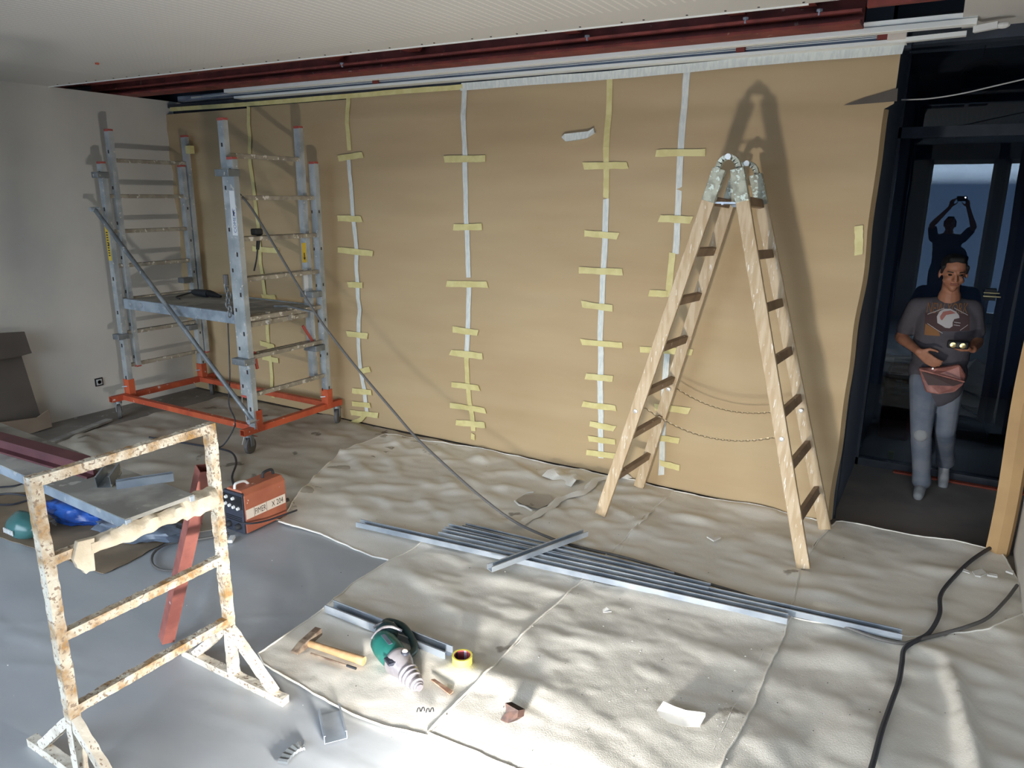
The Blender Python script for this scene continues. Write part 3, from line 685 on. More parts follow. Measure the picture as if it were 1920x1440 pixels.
# platform
pf = thing('platform', (-5.45, 4.1, 1.0), None, None); pf.parent = S; pf.location = V((-5.45, 4.1, 1.0))-S.location
MB().box((-6.20, 3.80, 1.075), (-4.63, 4.42, 1.09)).build('deck', M['deck_top'], pf)
MB().box((-6.24, 3.765, 1.005), (-4.62, 3.80, 1.095)).build('side_rail', M['deck_edge'], pf, bevel=.003)
MB().box((-6.24, 4.42, 1.005), (-4.62, 4.455, 1.095)).build('side_rail', M['deck_edge'], pf, bevel=.003)
MB().box((-4.63, 3.78, 1.04), (-4.585, 4.40, 1.085)).build('end_rail', M['rung'], pf, bevel=.003)
MB().box((-4.62, 3.78, .995), (-4.595, 4.36, 1.035)).build('end_rail', M['rung'], pf, bevel=.003)
for y in (3.92, 4.15): MB().box((-4.60, y, 1.0), (-4.565, y+.018, 1.10)).build('hook', M['rung'], pf)
# diagonal braces
br = MB().tube([(-6.38, 3.70, 1.86), (-4.55, 3.675, .27)], .019, 10).build('diagonal_brace', M['galv_dull'], S, smooth=True)
MB().lathe((-6.38, 3.66, 1.86), (0, 1, 0), [(0, .02), (.08, .02)], 8).build('claw', M['galv'], br)
MB().lathe((-4.55, 3.63, .27), (0, 1, 0), [(0, .02), (.09, .02)], 8).build('claw', M['galv'], br)
for p0, p1 in (((-4.60, 4.40, .78), (-4.60, 4.30, .93)), ((-4.60, 3.80, .66), (-4.60, 3.78, .80))):
    MB().beam(p0, p1, .022, .012, (1, 0, 0)).build('red_latch', M['cap_red'], S)
# stickers
st = MB().box((-4.60, 3.6760, 1.70), (-4.545, 3.6766, 2.02)).build('white_sticker', M['sticker_white'], S)
text('lettering', 'COMENT', (-4.553, 3.6755, 1.72), (0, 0, 1), (-1, 0, 0), .028, M['ink_blue'], S, .0005, 1.05)
x = ends['r']['x']+.033
st = MB().box((x, 4.345, 1.49), (x+.0006, 4.40, 1.60)); st = MB().box((-4.61, 4.353, 1.45), (-4.609, 4.40, 1.61)).build('yellow_sticker', M['sticker_yellow'], S)
MB().prism([(-.004, 0), (.004, 0), (.004, .04), (.012, .04), (0, .06), (-.012, .04), (-.004, .04)], 0, .001, Matrix.Translation((-4.6085, 4.376, 1.53)) @ Matrix(((0, 0, 1, 0), (1, 0, 0, 0), (0, -1, 0, 0), (0, 0, 0, 1)))).build('arrow', M['ink'], S)
MB().box((-4.61, 4.355, .98+.2), (-4.609, 4.40, 1.40)).build('white_sticker', M['sticker_white'], S)
yl = MB().box((-6.38, 3.766, 1.42), (-6.335, 3.767, 1.72)).build('yellow_sticker', M['sticker_yellow'], S)
mb = MB()
for i in range(10): mb.box((-6.37, 3.765, 1.46+.022*i), (-6.345, 3.7662, 1.47+.022*i))
mb.build('sticker_marks', M['ink'], S)
MB().box((-6.312, 4.595, 2.36), (-6.25, 4.645, 2.43)).build('tape_wrap', M['tape_yellow'], S)
MB().lathe((-5.98, 3.764, 1.055), (0, -1, 0), [(0, .022), (.01, .022), (.012, .01)], 12).build('brace_stud', M['galv'], S)

# things on / at the scaffold
p = fp(375, 556, 1.09); gr = thing('angle_grinder', (p.x, p.y, 1.09), 'black power tool lying on the scaffold platform', 'power tool')
d = (fp(405, 562, 1.09)-fp(345, 555, 1.09)).normalized()
MB().lathe(p-d*.10+V((0, 0, .035)), d, [(0, .018), (.03, .028), (.12, .033), (.20, .035), (.22, .03)], 14).build('body', M['rubber'], gr, smooth=True)
MB().lathe(p+d*.13+V((0, 0, .04)), (d+V((0, 0, -.12))), [(0, .03), (.06, .028), (.16, .012)], 12).build('grip', M['black'], gr, smooth=True)
MB().tube(spline([p-d*.10+V((0, 0, .035)), p-d*.2+V((0, .03, .012)), p-d*.16+V((.05, -.16, .008)), p+V((.02, -.22, .006))]), .006, 6).build('lead', M['cable_black'], gr, smooth=True)
q = fp(565, 578, 1.12); t = MB().beam(fp(540, 574, 1.115), fp(585, 584, 1.115), .03, .012, (0, 0, 1)).beam(fp(515, 574, 1.105), fp(541, 574, 1.115), .02, .015, (0, 0, 1)).build('trowel', M['galv_dull']); tag(t, 'plaster-smeared hand trowel on the right end of the platform', 'trowel')
rope = thing('hook_chain', (-4.66, 3.70, 1.02), 'steel hook and knotted chain hanging on the scaffold post', 'chain')
mb = MB()
for i in range(7):
    c0 = V((-4.735+.012*math.sin(i*2), 3.69, 1.10+i*.036)); ax = V((1, 0, 0)) if i % 2 else V((0, 1, 0))
    mb.tube([c0+ax*math.cos(a_)*.018+V((0, 0, 1))*math.sin(a_)*.027 for a_ in [j*PI/6 for j in range(13)]], .006, 6)
mb.build('links', M['galv_dull'], rope, smooth=True)
MB().tube([(-4.74, 3.69, 1.32), (-4.74, 3.69, 1.40)], .02, 8).build('handle', M['cable_grey'], rope, smooth=True)
MB().ell((-4.70, 3.74, 1.10), .05, .035, .018).build('knot', M['rubber'], rope, smooth=True)
t = MB().tube(spline([(-4.72, 3.745, 1.05), (-4.72, 3.74, .9), (-4.67, 3.74, .75), (-4.68, 3.74, .55), (-4.74, 3.74, .40), (-4.72, 3.75, .22), (-4.76, 3.72, .02)]), .0045, 6).build('string', M['cable_white'], smooth=True); tag(t, 'thin pale cord hanging from the platform edge', 'cord')
t = MB().tube(spline([(-4.88, 3.78, 1.0), (-4.86, 3.74, .6), (-4.88, 3.72, .35), (-4.80, 3.70, .2), (-4.85, 3.60, .03), (-4.98, 3.58, .02)]), .0055, 6).build('power_cable', M['cable_black'], smooth=True); tag(t, 'black cord hanging down through the scaffold base', 'cord')
pl = thing('cable_plug', wx(482, 440, -4.62), 'black plug and coupling hung over a scaffold rung', 'plug')
a = wx(481, 436, -4.62); b = wx(483, 468, -4.62)
MB().box(a-V((.03, .035, .02)), a+V((.03, .04, .03))).build('plug_body', M['rubber'], pl, bevel=.01)
MB().tube([a+V((0, .02, -.02)), b], [.018, .012], 8).build('coupling', M['rubber'], pl, smooth=True)
MB().tube(spline([b, b+V((0, -.02, -.08)), b+V((0, -.05, -.16))]), .006, 6).build('lead', M['cable_black'], pl, smooth=True)
# long cable drooping from the scaffold to the floor, then along the profiles
Pt = V((-4.60, 3.75, 2.0)); a = wx(447, 362, -4.60); end = fp(1040, 1012, .03)
pxs = [(447, 362), (462, 378), (482, 407), (520, 470), (560, 537), (600, 600), (645, 660), (690, 715), (735, 768), (780, 820), (840, 877), (900, 930), (965, 978), (1035, 1010)]
dh = V((end.x-a.x, end.y-a.y)); L_ = dh.length; dh.normalize(); nrm = V((-dh.y, dh.x, 0))
P = []
for px in pxs:
    d = ray(*px); t_ = (a-CAMP).dot(nrm)/d.dot(nrm); q = CAMP+d*t_; q.z = max(q.z, .03); P.append(q)
P += [cl(x, y, .012) for x, y in ((1090, 1030), (1180, 1055), (1290, 1087), (1400, 1122), (1480, 1150), (1560, 1172), (1640, 1200), (1690, 1212), (1715, 1207), (1760, 1194), (1812, 1182), (1852, 1163), (1885, 1130), (1900, 1110), (1906, 1103))]
t = MB().tube(spline(P, 6), .0085, 8).build('extension_cable', M['cable_grey'], smooth=True); tag(t, 'long grey cable drooping from the scaffold to the floor profiles', 'cable')
P = [cl(x, y, .012) for x, y in ((1848, 1026), (1820, 1055), (1780, 1095), (1762, 1125), (1760, 1160), (1742, 1190), (1718, 1207), (1695, 1222), (1690, 1250), (1684, 1285), (1668, 1330), (1650, 1385), (1632, 1450), (1600, 1540))]
P[0] = V((P[0].x+.1, 5.1, ZF2+.03)); P.insert(1, V((P[1].x+.12, 4.82, .03)))
t = MB().tube(spline(P, 8), .0105, 8).build('black_cable', M['cable_black'], smooth=True); tag(t, 'thick black cable running from the doorway to the bottom edge', 'cable')

# ------------------------------------------------------------------ wooden ladder
Lp = {'lf': V((-1.72, 4.02, .02)), 'lr': V((-1.68, 4.585, .02)), 'rf': V((-.475, 3.965, .02)), 'rr': V((-.45, 4.555, .02))}
LT = {'lf': V((-1.155, 4.125, 2.13)), 'lr': V((-1.150, 4.50, 2.11)), 'rf': V((-1.045, 4.105, 2.13)), 'rr': V((-1.035, 4.49, 2.11))}
lad = thing('wooden_stepladder', (-1.08, 4.25, 0), 'paint-splashed wooden double ladder standing open by the brown paper', 'ladder')
for k in Lp: MB().beam(Lp[k], LT[k], .072, .028, (0, 1, 0)).build('rail', M['wood'], lad, bevel=.004)
for side in 'lr':
    a0, a1, b0, b1 = Lp[side+'f'], LT[side+'f'], Lp[side+'r'], LT[side+'r']
    for i in range(7):
        f = (.255+.286*i)/2.12; p, q = a0.lerp(a1, f), b0.lerp(b1, f)
        ax = (a1-a0).normalized()
        MB().beam(p+V((0, .012, 0)), q-V((0, .012, 0)), .05, .03, ax.cross(V((0, 1, 0)))).build('rung', M['wood_rung'], lad, bevel=.003)
for k in ('f', 'r'):
    a, b = LT['l'+k], LT['r'+k]; hg = thing('hinge', (a+b)/2, None, None); hg.parent = lad; hg.location = (a+b)/2-lad.location
    da = (a-Lp['l'+k]).normalized(); db = (b-Lp['r'+k]).normalized()
    MB().beam(a-da*.16, a+da*.02, .074, .036, (0, 1, 0)).build('strap', M['hinge'], hg, bevel=.004)
    MB().beam(b-db*.16, b+db*.02, .074, .036, (0, 1, 0)).build('strap', M['hinge'], hg, bevel=.004)
    mid = (a+b)/2+V((0, 0, .005)); P = [mid+V((-math.cos(t_)*.058, 0, math.sin(t_)*.075)) for t_ in [i*PI/10 for i in range(11)]]
    mb = MB()
    for u, v in zip(P[:-1], P[1:]): mb.beam(u, v+(v-u)*.15, .028, .03, (0, 1, 0))
    mb.build('arch', M['hinge'], hg)
    MB().lathe(mid+V((0, -.03, .075)), (0, 1, 0), [(0, .016), (.06, .016)], 12).build('pivot', M['bolt'], hg, smooth=True)
mb = MB().box((-1.16, 4.14, 1.985), (-1.04, 4.50, 2.0)); MB().beam((-1.17, 4.13, 1.97), (-1.02, 4.12, 1.97), .01, .012).beam((-1.12, 4.12, 1.965), (-1.12, 4.48, 1.965), .012, .012, (0, 0, 1)).build('spreader_bar', M['galv'], lad)
MB().beam((-1.15, 4.45, 1.955), (-1.03, 4.45, 1.955), .022, .02).build('spreader_bar', M['galv'], lad)
for side, f in (('l', .36), ('r', .355)):
    p = Lp[side+'f'].lerp(LT[side+'f'], f-.02); q = Lp[side+'r'].lerp(LT[side+'r'], f)
    MB().lathe(p+V((0, -.016, 0)), (0, -1, 0), [(0, .013), (.004, .013), (.006, .008)], 12).build('bolt', M['bolt'], lad, smooth=True)
    MB().lathe(q+V((0, -.016, 0)), (0, -1, 0), [(0, .013), (.02, .013), (.022, .008)], 12).build('bolt', M['bolt'], lad, smooth=True)
for k in 'fr':
    a = Lp['l'+k].lerp(LT['l'+k], .352 if k == 'f' else .362)+V((.02, .03, 0)); b = Lp['r'+k].lerp(LT['r'+k], .335 if k == 'f' else .36)+V((-.02, .03, 0))
    mb = MB(); NL = 46; sag = .10
    for i in range(NL):
        u0, u1 = i/NL, (i+1)/NL
        f = lambda u: a.lerp(b, u)-V((0, 0, sag*4*u*(1-u)))
        c0 = (f(u0)+f(u1))/2; d = (f(u1)-f(u0)); hl = d.length*.62; d.normalize(); q = V((0, 1, 0)) if i % 2 else d.cross(V((0, 1, 0)))
        mb.tube([c0+d*math.cos(t_)*hl+q*math.sin(t_)*.0055 for t_ in [j*PI/4 for j in range(9)]], .0018, 4, False)
    mb.build('safety_chain', M['chain_steel'], lad, smooth=True)

# ------------------------------------------------------------------ rusty steel trestle, plank and what lies on it
T = thing('steel_trestle', (-2.38, 1.4, 0), 'rusty white-crusted steel trestle frame standing at front left', 'trestle')
XT, ya, yb = -2.38, 1.072, 1.715; tw = .036
def rough_bar(p0, p1, a, b, ref, name, m, parent, seg=26, amp=.0025):
    p0, p1 = V(p0), V(p1); d = (p1-p0).normalized(); r = V(ref); r = (r-d*r.dot(d)).normalized(); q = d.cross(r); mb = MB(); n = 8
    prof = [(-1, -1), (0, -1), (1, -1), (1, 0), (1, 1), (0, 1), (-1, 1), (-1, 0)]
    for i in range(seg+1):
        c0 = p0.lerp(p1, i/seg)
        for j, (u, v) in enumerate(prof):
            x = c0+q*u*a/2+r*v*b/2; k = 1+0*amp
            x += (q*u+r*v)*amp*noise.noise(x*38); mb.v.append(x)
    for i in range(seg):
        for j in range(n): A_ = i*n+j; B_ = i*n+(j+1) % n; mb.f.append((A_, B_, B_+n, A_+n))
    mb.f.append(tuple(reversed(range(n)))); mb.f.append(tuple(seg*n+j for j in range(n)))
    return mb.build(name, m, parent)
RW, RLt = M['rusty_white'], M['rusty_light']
rough_bar((XT, yb, .24), (XT, yb, 1.14), tw, tw, (0, 1, 0), 'post', RW, T, 60)
rough_bar((XT, ya, .24), (XT, ya, 1.14), tw, tw, (0, 1, 0), 'post', RW, T, 60)
for z in (1.122, .845, .568, .285): rough_bar((XT, ya+.018, z), (XT, yb-.018, z), tw*.9, tw*.92, (0, 0, 1), 'cross_bar', RW, T, 50)
for y, s_ in ((yb, 1), (ya, 1)):
    f = rough_bar((XT-.33, y, .018), (XT+.31, y, .018), .036, .036, (0, 0, 1), 'foot_bar', RLt, T, 40)
    rough_bar((XT, y, .03), (XT, y, .26), .036, .036, (0, 1, 0), 'foot_post', RLt, T, 14)
    rough_bar((XT+.008, y, .25), (XT+.25, y, .035), .036, .03, (0, 1, 0), 'foot_brace', RLt, T, 16)
    rough_bar((XT-.008, y, .25), (XT-.25, y, .035), .036, .03, (0, 1, 0), 'foot_brace', RLt, T, 16)
# plaster crust on the second bar
mb = MB(); seg = 44
for i in range(seg+1):
    f = i/seg; y = lerp(1.20, 1.70, f); k = .024+.013*noise.noise(V((y*16, 0, 0)))+.010*math.sin(f*PI)+(.014 if f > .72 else 0)
    for j in range(10):
        a_ = 2*PI*j/10; r = k*(1+.25*noise.noise(V((y*25, a_*2, 1))))
        mb.v.append(V((XT+.012+math.cos(a_)*r*.9, y, .842+math.sin(a_)*r*(1.0 if math.sin(a_) < 0 else (.42 if 1.3 < y < 1.6 and math.cos(a_) < .3 else 1.15)))))
for i in range(seg):
    for j in range(10): A_ = i*10+j; B_ = i*10+(j+1) % 10; mb.f.append((A_, B_, B_+10, A_+10))
mb.f += [tuple(range(10)), tuple(seg*10+j for j in range(10))]
mb.build('plaster_crust', M['plaster'], T, smooth=True)
P = [wx(x, y, XT+.03) for x, y in ((146, 1016), (178, 1008), (177, 1040), (180, 1070), (168, 1072), (162, 1077), (156, 1070), (146, 1066), (144, 1060), (138, 1050))]
n = len(P); mb = MB().add(P+[p+V((-.02, .0, 0)) for p in P], [tuple(range(n)), tuple(range(2*n-1, n-1, -1))]+[(i, (i+1) % n, n+(i+1) % n, n+i) for i in range(n)])
mb.build('hanging_plaster', M['plaster'], T, bevel=.003)
# plank
ZP = .897
PK = thing('scaffold_plank', (-3.1, 1.43, .857), 'pale aluminium scaffold plank lying across the trestle bar', 'plank')
A_, B_ = V((-2.352, 1.335)), V((-5.2, 1.46)); w2 = V((.01, .25))
def plank_box(z0, z1, i0, i1, e0=0): 
    a, b = A_+w2*i0+(A_-B_).normalized()*e0, B_+w2*i0; c_, d_ = B_+w2*i1, A_+w2*i1+(A_-B_).normalized()*e0
    return MB().prism([tuple(a), tuple(b), tuple(c_), tuple(d_)], z0, z1)
plank_box(.884, ZP+.0015, -.03, 1.03, .001).build('deck', M['deck_top'], PK)
plank_box(.857, ZP-.001, -.04, .05, .003).build('side_rail', M['deck_edge'], PK, bevel=.003)
plank_box(.857, ZP-.001, .95, 1.04, .003).build('side_rail', M['deck_edge'], PK, bevel=.003)
c_ = MB().beam(fp(196, 908, ZP), fp(218, 884, ZP), .002, .002)
t = MB().channel(fp(196, 915, ZP), fp(215, 888, ZP+.02), .055, .05, .002).build('metal_offcut', M['galv_dull']); tag(t, 'dark upright metal channel offcut on the plank', 'metal offcut')
t = MB().channel(fp(219, 916, ZP), fp(326, 900, ZP), .03, .032, .002).build('metal_offcut', M['galv']); tag(t, 'shiny short metal channel lying lengthwise on the plank', 'metal offcut')
# maroon beam lying over the plank
rb = thing('maroon_steel_beam', (-3.6, 1.7, ZP), 'dark maroon steel beam end lying over the far edge of the plank', 'beam')
q0 = fp(176, 880, ZP+.032); q1 = q0+(fp(0, 830, ZP+.032)-q0)*2.6
for dz, wd, ht in ((-.026, .09, .008), (.03, .09, .008)): MB().beam(q0+V((0, 0, dz)), q1+V((0, 0, dz)), .065, ht, (0, 0, 1)).build('flange', M['maroon'], rb)
MB().beam(q0, q1, .008, .056, (0, 0, 1)).build('web', M['maroon'], rb)
# leaning red tube
t0 = V((-2.845, 1.72, .03)); t1 = V((-2.505, 1.765, .915))
tb = MB().hollow(t0, t1, .054, .054, .003, (.35, 1, 0)).build('square_steel_tube', M['tube_red']); tag(tb, 'red primed square steel tube leaning on the trestle', 'steel tube')

# ------------------------------------------------------------------ welding machine
W = thing('welding_machine', (-3.53, 2.8, 0), 'small orange welding machine with a white name stripe', 'welding machine')
x1, x0, y0, y1, z0, z1 = -3.425, -3.60, 2.64, 2.97, .015, .285
ch = MB().prism([(x0, z0), (x1, z0), (x1, z1-.03), (x1-.03, z1), (x0+.03, z1), (x0, z1-.03)], -y1, -y0-.015, Matrix.Rotation(PI/2, 4, 'X')).build('casing', M['welder'], W, bevel=.004)
MB().box((x0+.005, y0, z0), (x1-.004, y0+.02, z1-.012)).build('front_panel', M['panel_dark'], W, bevel=.004)
MB().box((x0+.008, y0-.004, z0+.16), (x1-.006, y0, z1-.03)).build('control_plate', M['black'], W)
for i, (dx, z) in enumerate(((.03, .19), (.065, .185), (.10, .18), (.14, .178), (.04, .235), (.10, .235))):
    MB().lathe((x0+dx, y0-.004, z), (0, -1, 0), [(0, .011), (.012, .009)], 12).build('knob', M['sticker_white'], W, smooth=True)
for dx in (.045, .13): MB().lathe((x0+dx, y0, .06), (0, -1, 0), [(0, .02), (.02, .02), (.03, .012)], 12).build('socket', M['rubber'], W, smooth=True)
for dz in (0, .012, .024): MB().box((x0+.02, y0-.002, .09+dz), (x1-.02, y0, .095+dz)).build('vent_slot', M['black'], W)
MB().box((x1, y0+.02, .105), (x1+.0012, y1-.008, .165)).build('name_stripe', M['plate'], W)
text('lettering', 'FIMER', (x1+.0012, y0+.085, .117), (0, 1, 0), (0, 0, 1), .036, M['ink'], W, .0006, .62)
text('lettering', 'X 204', (x1+.0012, y0+.212, .117), (0, 1, 0), (0, 0, 1), .036, M['ink'], W, .0006, .72)
MB().box((x1+.0012, y0+.078, .105), (x1+.0018, y0+.080, .165)).box((x1+.0012, y0+.172, .105), (x1+.0018, y0+.174, .165)).build('stripe_line', M['ink'], W)
MB().tube(spline([(x0+.09, y1-.10, z1), (x0+.09, y1-.09, z1+.03), (x0+.09, y1-.03, z1+.032), (x0+.09, y1-.015, z1)]), .009, 8).build('handle', M['rubber'], W, smooth=True)
MB().tube(spline([(x0+.09, y0+.02, z1), (x0+.09, y0+.03, z1+.03), (x0+.09, y0+.09, z1+.026), (x0+.09, y0+.12, z1)]), .008, 8).build('handle', M['sticker_white'], W, smooth=True)
MB().lathe((x1-.03, y1, .10), (0, 1, 0), [(0, .012), (.04, .012)], 10).build('cable_gland', M['rubber'], W, smooth=True)
t = MB().tube(spline([(x1-.03, y0-.01, .09), (x1+.03, y0+.03, .085), (x1+.035, y0+.15, .06), (x1+.05, y1, .05), (x1+.02, y1+.06, .03)]), .006, 6).build('welder_lead', M['cable_black'], smooth=True); tag(t, 'black lead drooping across the side of the orange welding machine', 'cable')
P = [V((x0+.05, y1-.05, z1+.01))]+[fp(x, y, .03) for x, y in ((437, 905), (436, 890), (443, 868), (436, 850), (415, 842), (380, 836), (330, 828), (280, 820))]
P = [V((x0+.06, y0+.03, z1-.005))]+[V((x0+.0, y0+.12, .12))]+P[1:]
t = MB().tube(spline(P), .008, 6).build('welder_cable', M['cable_black'], smooth=True); tag(t, 'black cable looping on the floor behind the orange welding machine', 'cable')
t = MB().tube(spline([fp(x, y, .02) for x, y in ((430, 1000), (380, 1010), (320, 1018), (290, 1035), (285, 1055), (300, 1068), (330, 1070), (350, 1060))]), .008, 6).build('looped_cable', M['cable_grey'], smooth=True); tag(t, 'grey cable loop on the plastic sheet behind the red tube', 'cable')
for k, (P, r_) in enumerate((([(-40, 916), (20, 912), (50, 908), (90, 925), (140, 960)], .007), ([(-40, 935), (10, 926), (50, 930), (80, 945)], .007), ([(-30, 945), (20, 946), (60, 938), (100, 950)], .007))):
    t = MB().tube(spline([fp(x, y, .02) for x, y in P]), r_, 6).build('floor_cable', M['cable_black'], smooth=True); tag(t, ['black cable on the left floor, farthest of three', 'black cable on the left floor, middle of three', 'black cable on the left floor, nearest of three'][k], 'cable', 'black cables at the left edge')
t = MB().beam(fp(431, 1016, .02), fp(437, 1006, .02), .03, .02, (0, 0, 1)).build('cable_clip', M['sticker_white'], bevel=.004); tag(t, 'small pale clip on the floor below the welding machine', 'clip')
# brown paper on floor with bags under the plank
cloth('brown_floor_paper', F2((-80, 985), (-60, 930), (120, 925), (330, 950), (380, 985), (275, 1038), (240, 1060), (195, 1079), (150, 1062), (60, 1030)), .012, 'kraft_floor', 'crumpled brown paper on the floor below the plank', res=.05, hem=False, cat='floor paper', amp=.6, skirt=.003)
def bag(name, m, c0, sx_, sy_, sz_, rz, label, cat):
    mb = MB().ell((0, 0, 0), sx_, sy_, sz_, n=30, m=18)
    Mx = Matrix.Rotation(rz, 3, 'Z')
    for i, p in enumerate(mb.v):
        q = V((p.x/sx_, p.y/sy_, p.z/sz_)); k = 1+.30*noise.noise(q*2.1+V((sx_*50, 0, 0)))+.12*noise.noise(q*6)
        p = V((p.x*k, p.y*k, max(p.z*k, -sz_*.9))); mb.v[i] = V(c0)+Mx @ p+V((0, 0, sz_*.9))
    o = mb.build(name, m, smooth=True); tag(o, label, cat); return o
p = fp(150, 978, .02); bag('blue_plastic_bag', M['blue_bag'], (p.x, p.y, .02), .30, .10, .07, .15, 'shiny blue plastic bag lying under the plank', 'bag')
p = fp(190, 975, .02); bag('black_bag', M['bag_black'], (p.x-.1, p.y+.14, .02), .32, .14, .10, .2, 'black bag behind the blue plastic bag', 'bag')
p = fp(260, 1010, .02); bag('grey_plastic_bag', M['bag_grey'], (p.x, p.y+.02, .02), .30, .13, .06, .3, 'grey crumpled plastic bag below the crusted trestle bar', 'bag')
p = fp(50, 1005, .02); bt = thing('green_bag', (p.x, p.y, .02), 'dark green printed bag on the brown floor paper at left', 'bag')
mb = MB().ell((p.x, p.y, .085), .13, .09, .08, n=18, m=12)
for i, q in enumerate(mb.v): mb.v[i] = V((q.x, q.y, max(.022, q.z+.02*noise.noise(q*14))))
mb.build('sack', M['bottle_green'], bt, smooth=True)
mb = MB()
for i in range(6): mb.box((p.x-.05+.018*i, p.y-.094, .07), (p.x-.042+.018*i, p.y-.088, .10))
mb.build('print_marks', M['sticker_white'], bt)

# left wall: cardboard, socket, lath
cbx = thing('flattened_cardboard', (-6.6, 3.0, 0), 'flattened brown cardboard box leaning on the left wall', 'cardboard')
def cquad(px, X, name, m, th=.012):
    P = [wx(x, y, X) for x, y in px]; n = len(P)
    for p in P: p.z = max(p.z, .008)
    MB().add(P+[p-V((th, 0, 0)) for p in P], [tuple(range(n)), tuple(range(2*n-1, n-1, -1))]+[(i, (i+1) % n, n+(i+1) % n, n+i) for i in range(n)]).build(name, m, cbx)
cquad([(-60, 628), (46, 622), (57, 655), (60, 662), (38, 668), (-60, 684)], -6.56, 'flap', M['cardboard_dark'])
cquad([(-60, 680), (40, 666), (76, 780), (72, 783), (-60, 806)], -6.62, 'side_panel', M['cardboard_dark'])
cquad([(-60, 800), (70, 783), (92, 768), (98, 800), (60, 815), (-60, 850)], -6.54, 'side_panel', M['cardboard'])
p = wx(185, 716, XL); so = thing('wall_socket', p, 'white power socket with black frame on the left wall', 'socket')
MB().box((XL, p.y-.038, p.z-.038), (XL+.010, p.y+.038, p.z+.038)).build('frame', M['black'], so, bevel=.003)
MB().box((XL+.009, p.y-.027, p.z-.027), (XL+.013, p.y+.027, p.z+.027)).build('insert', M['socket_grey'], so, bevel=.002)
MB().lathe((XL+.0125, p.y, p.z), (1, 0, 0), [(0, .018), (.002, .018), (.002, .015), (.0005, .014)], 18).build('socket_ring', M['cable_grey'], so, smooth=True)
t = MB().beam(fp(62, 842, .02), fp(205, 787, .02), .07, .018, (0, 0, 1)).build('wooden_lath', M['deck_top']); tag(t, 'dusty wooden lath on the floor along the left wall', 'lath')
t = MB().lathe(wx(182, 118+55, XL+.02) if 0 else fp(182, 118, ZC-.001), (0, 0, -1), [(0, .014), (.01, .012)], 10).build('ceiling_plug', M['orange']); tag(t, 'small orange plug in the ceiling above the left wall', 'plug')
bx = MB().box((-6.70, 4.0, .0), (-6.69, 4.1, .02))

# ------------------------------------------------------------------ metal profiles
def chan(a, b, z, label, wd=.052, ht=.032, grp='galvanised profiles on the drop cloth', name='metal_profile', m='galv'):
    p, q = fp(*a, z), fp(*b, z); o = MB().channel(p, q, wd, ht, .0025).build(name, M[m]); return tag(o, label, 'metal profile', grp)
chan((672, 985), (1476, 1166), .030, 'galvanised profile nearest the camera in the long bundle')
chan((826, 1003), (1690, 1196), .031, 'galvanised profile reaching farthest right in the bundle')
chan((838, 993), (1330, 1108), .030, 'short galvanised profile in the middle of the bundle')
chan((870, 990), (1262, 1084), .029, 'galvanised profile on the far side of the long bundle', .04, .028)
chan((918, 1070), (1098, 1003), .064, 'short galvanised profile laid across the bundle', .045, .03)
t = chan((618, 1143), (842, 1232), .024, 'short galvanised profile beside the yellow tape roll', .06, .04, None)
t = chan((630, 1390), (618, 1338), .010, 'cut galvanised channel offcut at the edge of the cloth', .085, .035, None)
# black ridged strip
mb = MB(); P = [fp(x, y, .008) for x, y in ((530, 1432), (538, 1420), (550, 1409), (562, 1402), (573, 1400))]
P = spline(P, 3)
for i, p in enumerate(P):
    d = (P[min(i+1, len(P)-1)]-P[max(i-1, 0)]).normalized(); q = V((-d.y, d.x, 0)); z = .006+.004*(i % 2)
    mb.v += [p+q*.02+V((0, 0, z-.006)), p+q*.018+V((0, 0, z+.004)), p-q*.018+V((0, 0, z+.004)), p-q*.02+V((0, 0, z-.006))]
for i in range(len(P)-1):
    for j in range(4): k = 4*i+j; l = 4*i+(j+1) % 4; mb.f.append((k, l, l+4, k+4))
mb.f += [(0, 1, 2, 3), tuple(len(mb.v)-4+j for j in range(4))]
tag(mb.build('ridged_strip', M['galv_dull']), 'short ridged metal strip on the plastic sheet at the bottom', 'metal strip')

# ------------------------------------------------------------------ hand tools
hm = thing('hammer', cl(620, 1215), 'plaster-caked hammer with a wooden handle on the cloth', 'hammer')
a, b = cl(572, 1215, .030), cl(683, 1248, .022); d = (b-a).normalized()
mb = MB(); n = 12
P = [a+d*t_*(b-a).length for t_ in (0, .1, .3, .55, .8, 1.0)]
mb.tube(P, [.012, .015, .015, .0165, .019, .020], 12); mb.build('handle', M['handle_wood'], hm, smooth=True)
h0, h1 = cl(552, 1234, .025), cl(599, 1196, .038); hd = (h1-h0).normalized()
mb = MB().beam(h0.lerp(h1, .28), h1, .038, .036, (0, 0, 1)).add([], [])
c0, c1 = h0.lerp(h1, .28), h0; q = hd.cross(V((0, 0, 1)))
mb.add([c0+q*.018+V((0, 0, .018)), c0-q*.018+V((0, 0, .018)), c0-q*.018-V((0, 0, .018)), c0+q*.018-V((0, 0, .018)), c1+q*.020+V((0, 0, .004)), c1-q*.020+V((0, 0, .004)), c1-q*.020-V((0, 0, .006)), c1+q*.020-V((0, 0, .006))], [(0, 1, 5, 4), (1, 2, 6, 5), (2, 3, 7, 6), (3, 0, 4, 7), (4, 5, 6, 7)])
mb.build('head', M['iron_plastered'], hm, bevel=.004)
dr = thing('drill_bit', cl(630, 1245), 'thin steel drill bit lying below the hammer handle', 'drill bit')
a, b = cl(583, 1230, .012), cl(668, 1258, .012); MB().tube([a, a.lerp(b, .8)], .0045, 8).build('flute', M['iron_plastered'], dr, smooth=True)
MB().tube([a.lerp(b, .8), b], .0055, 8).build('shank', M['rubber'], dr, smooth=True)

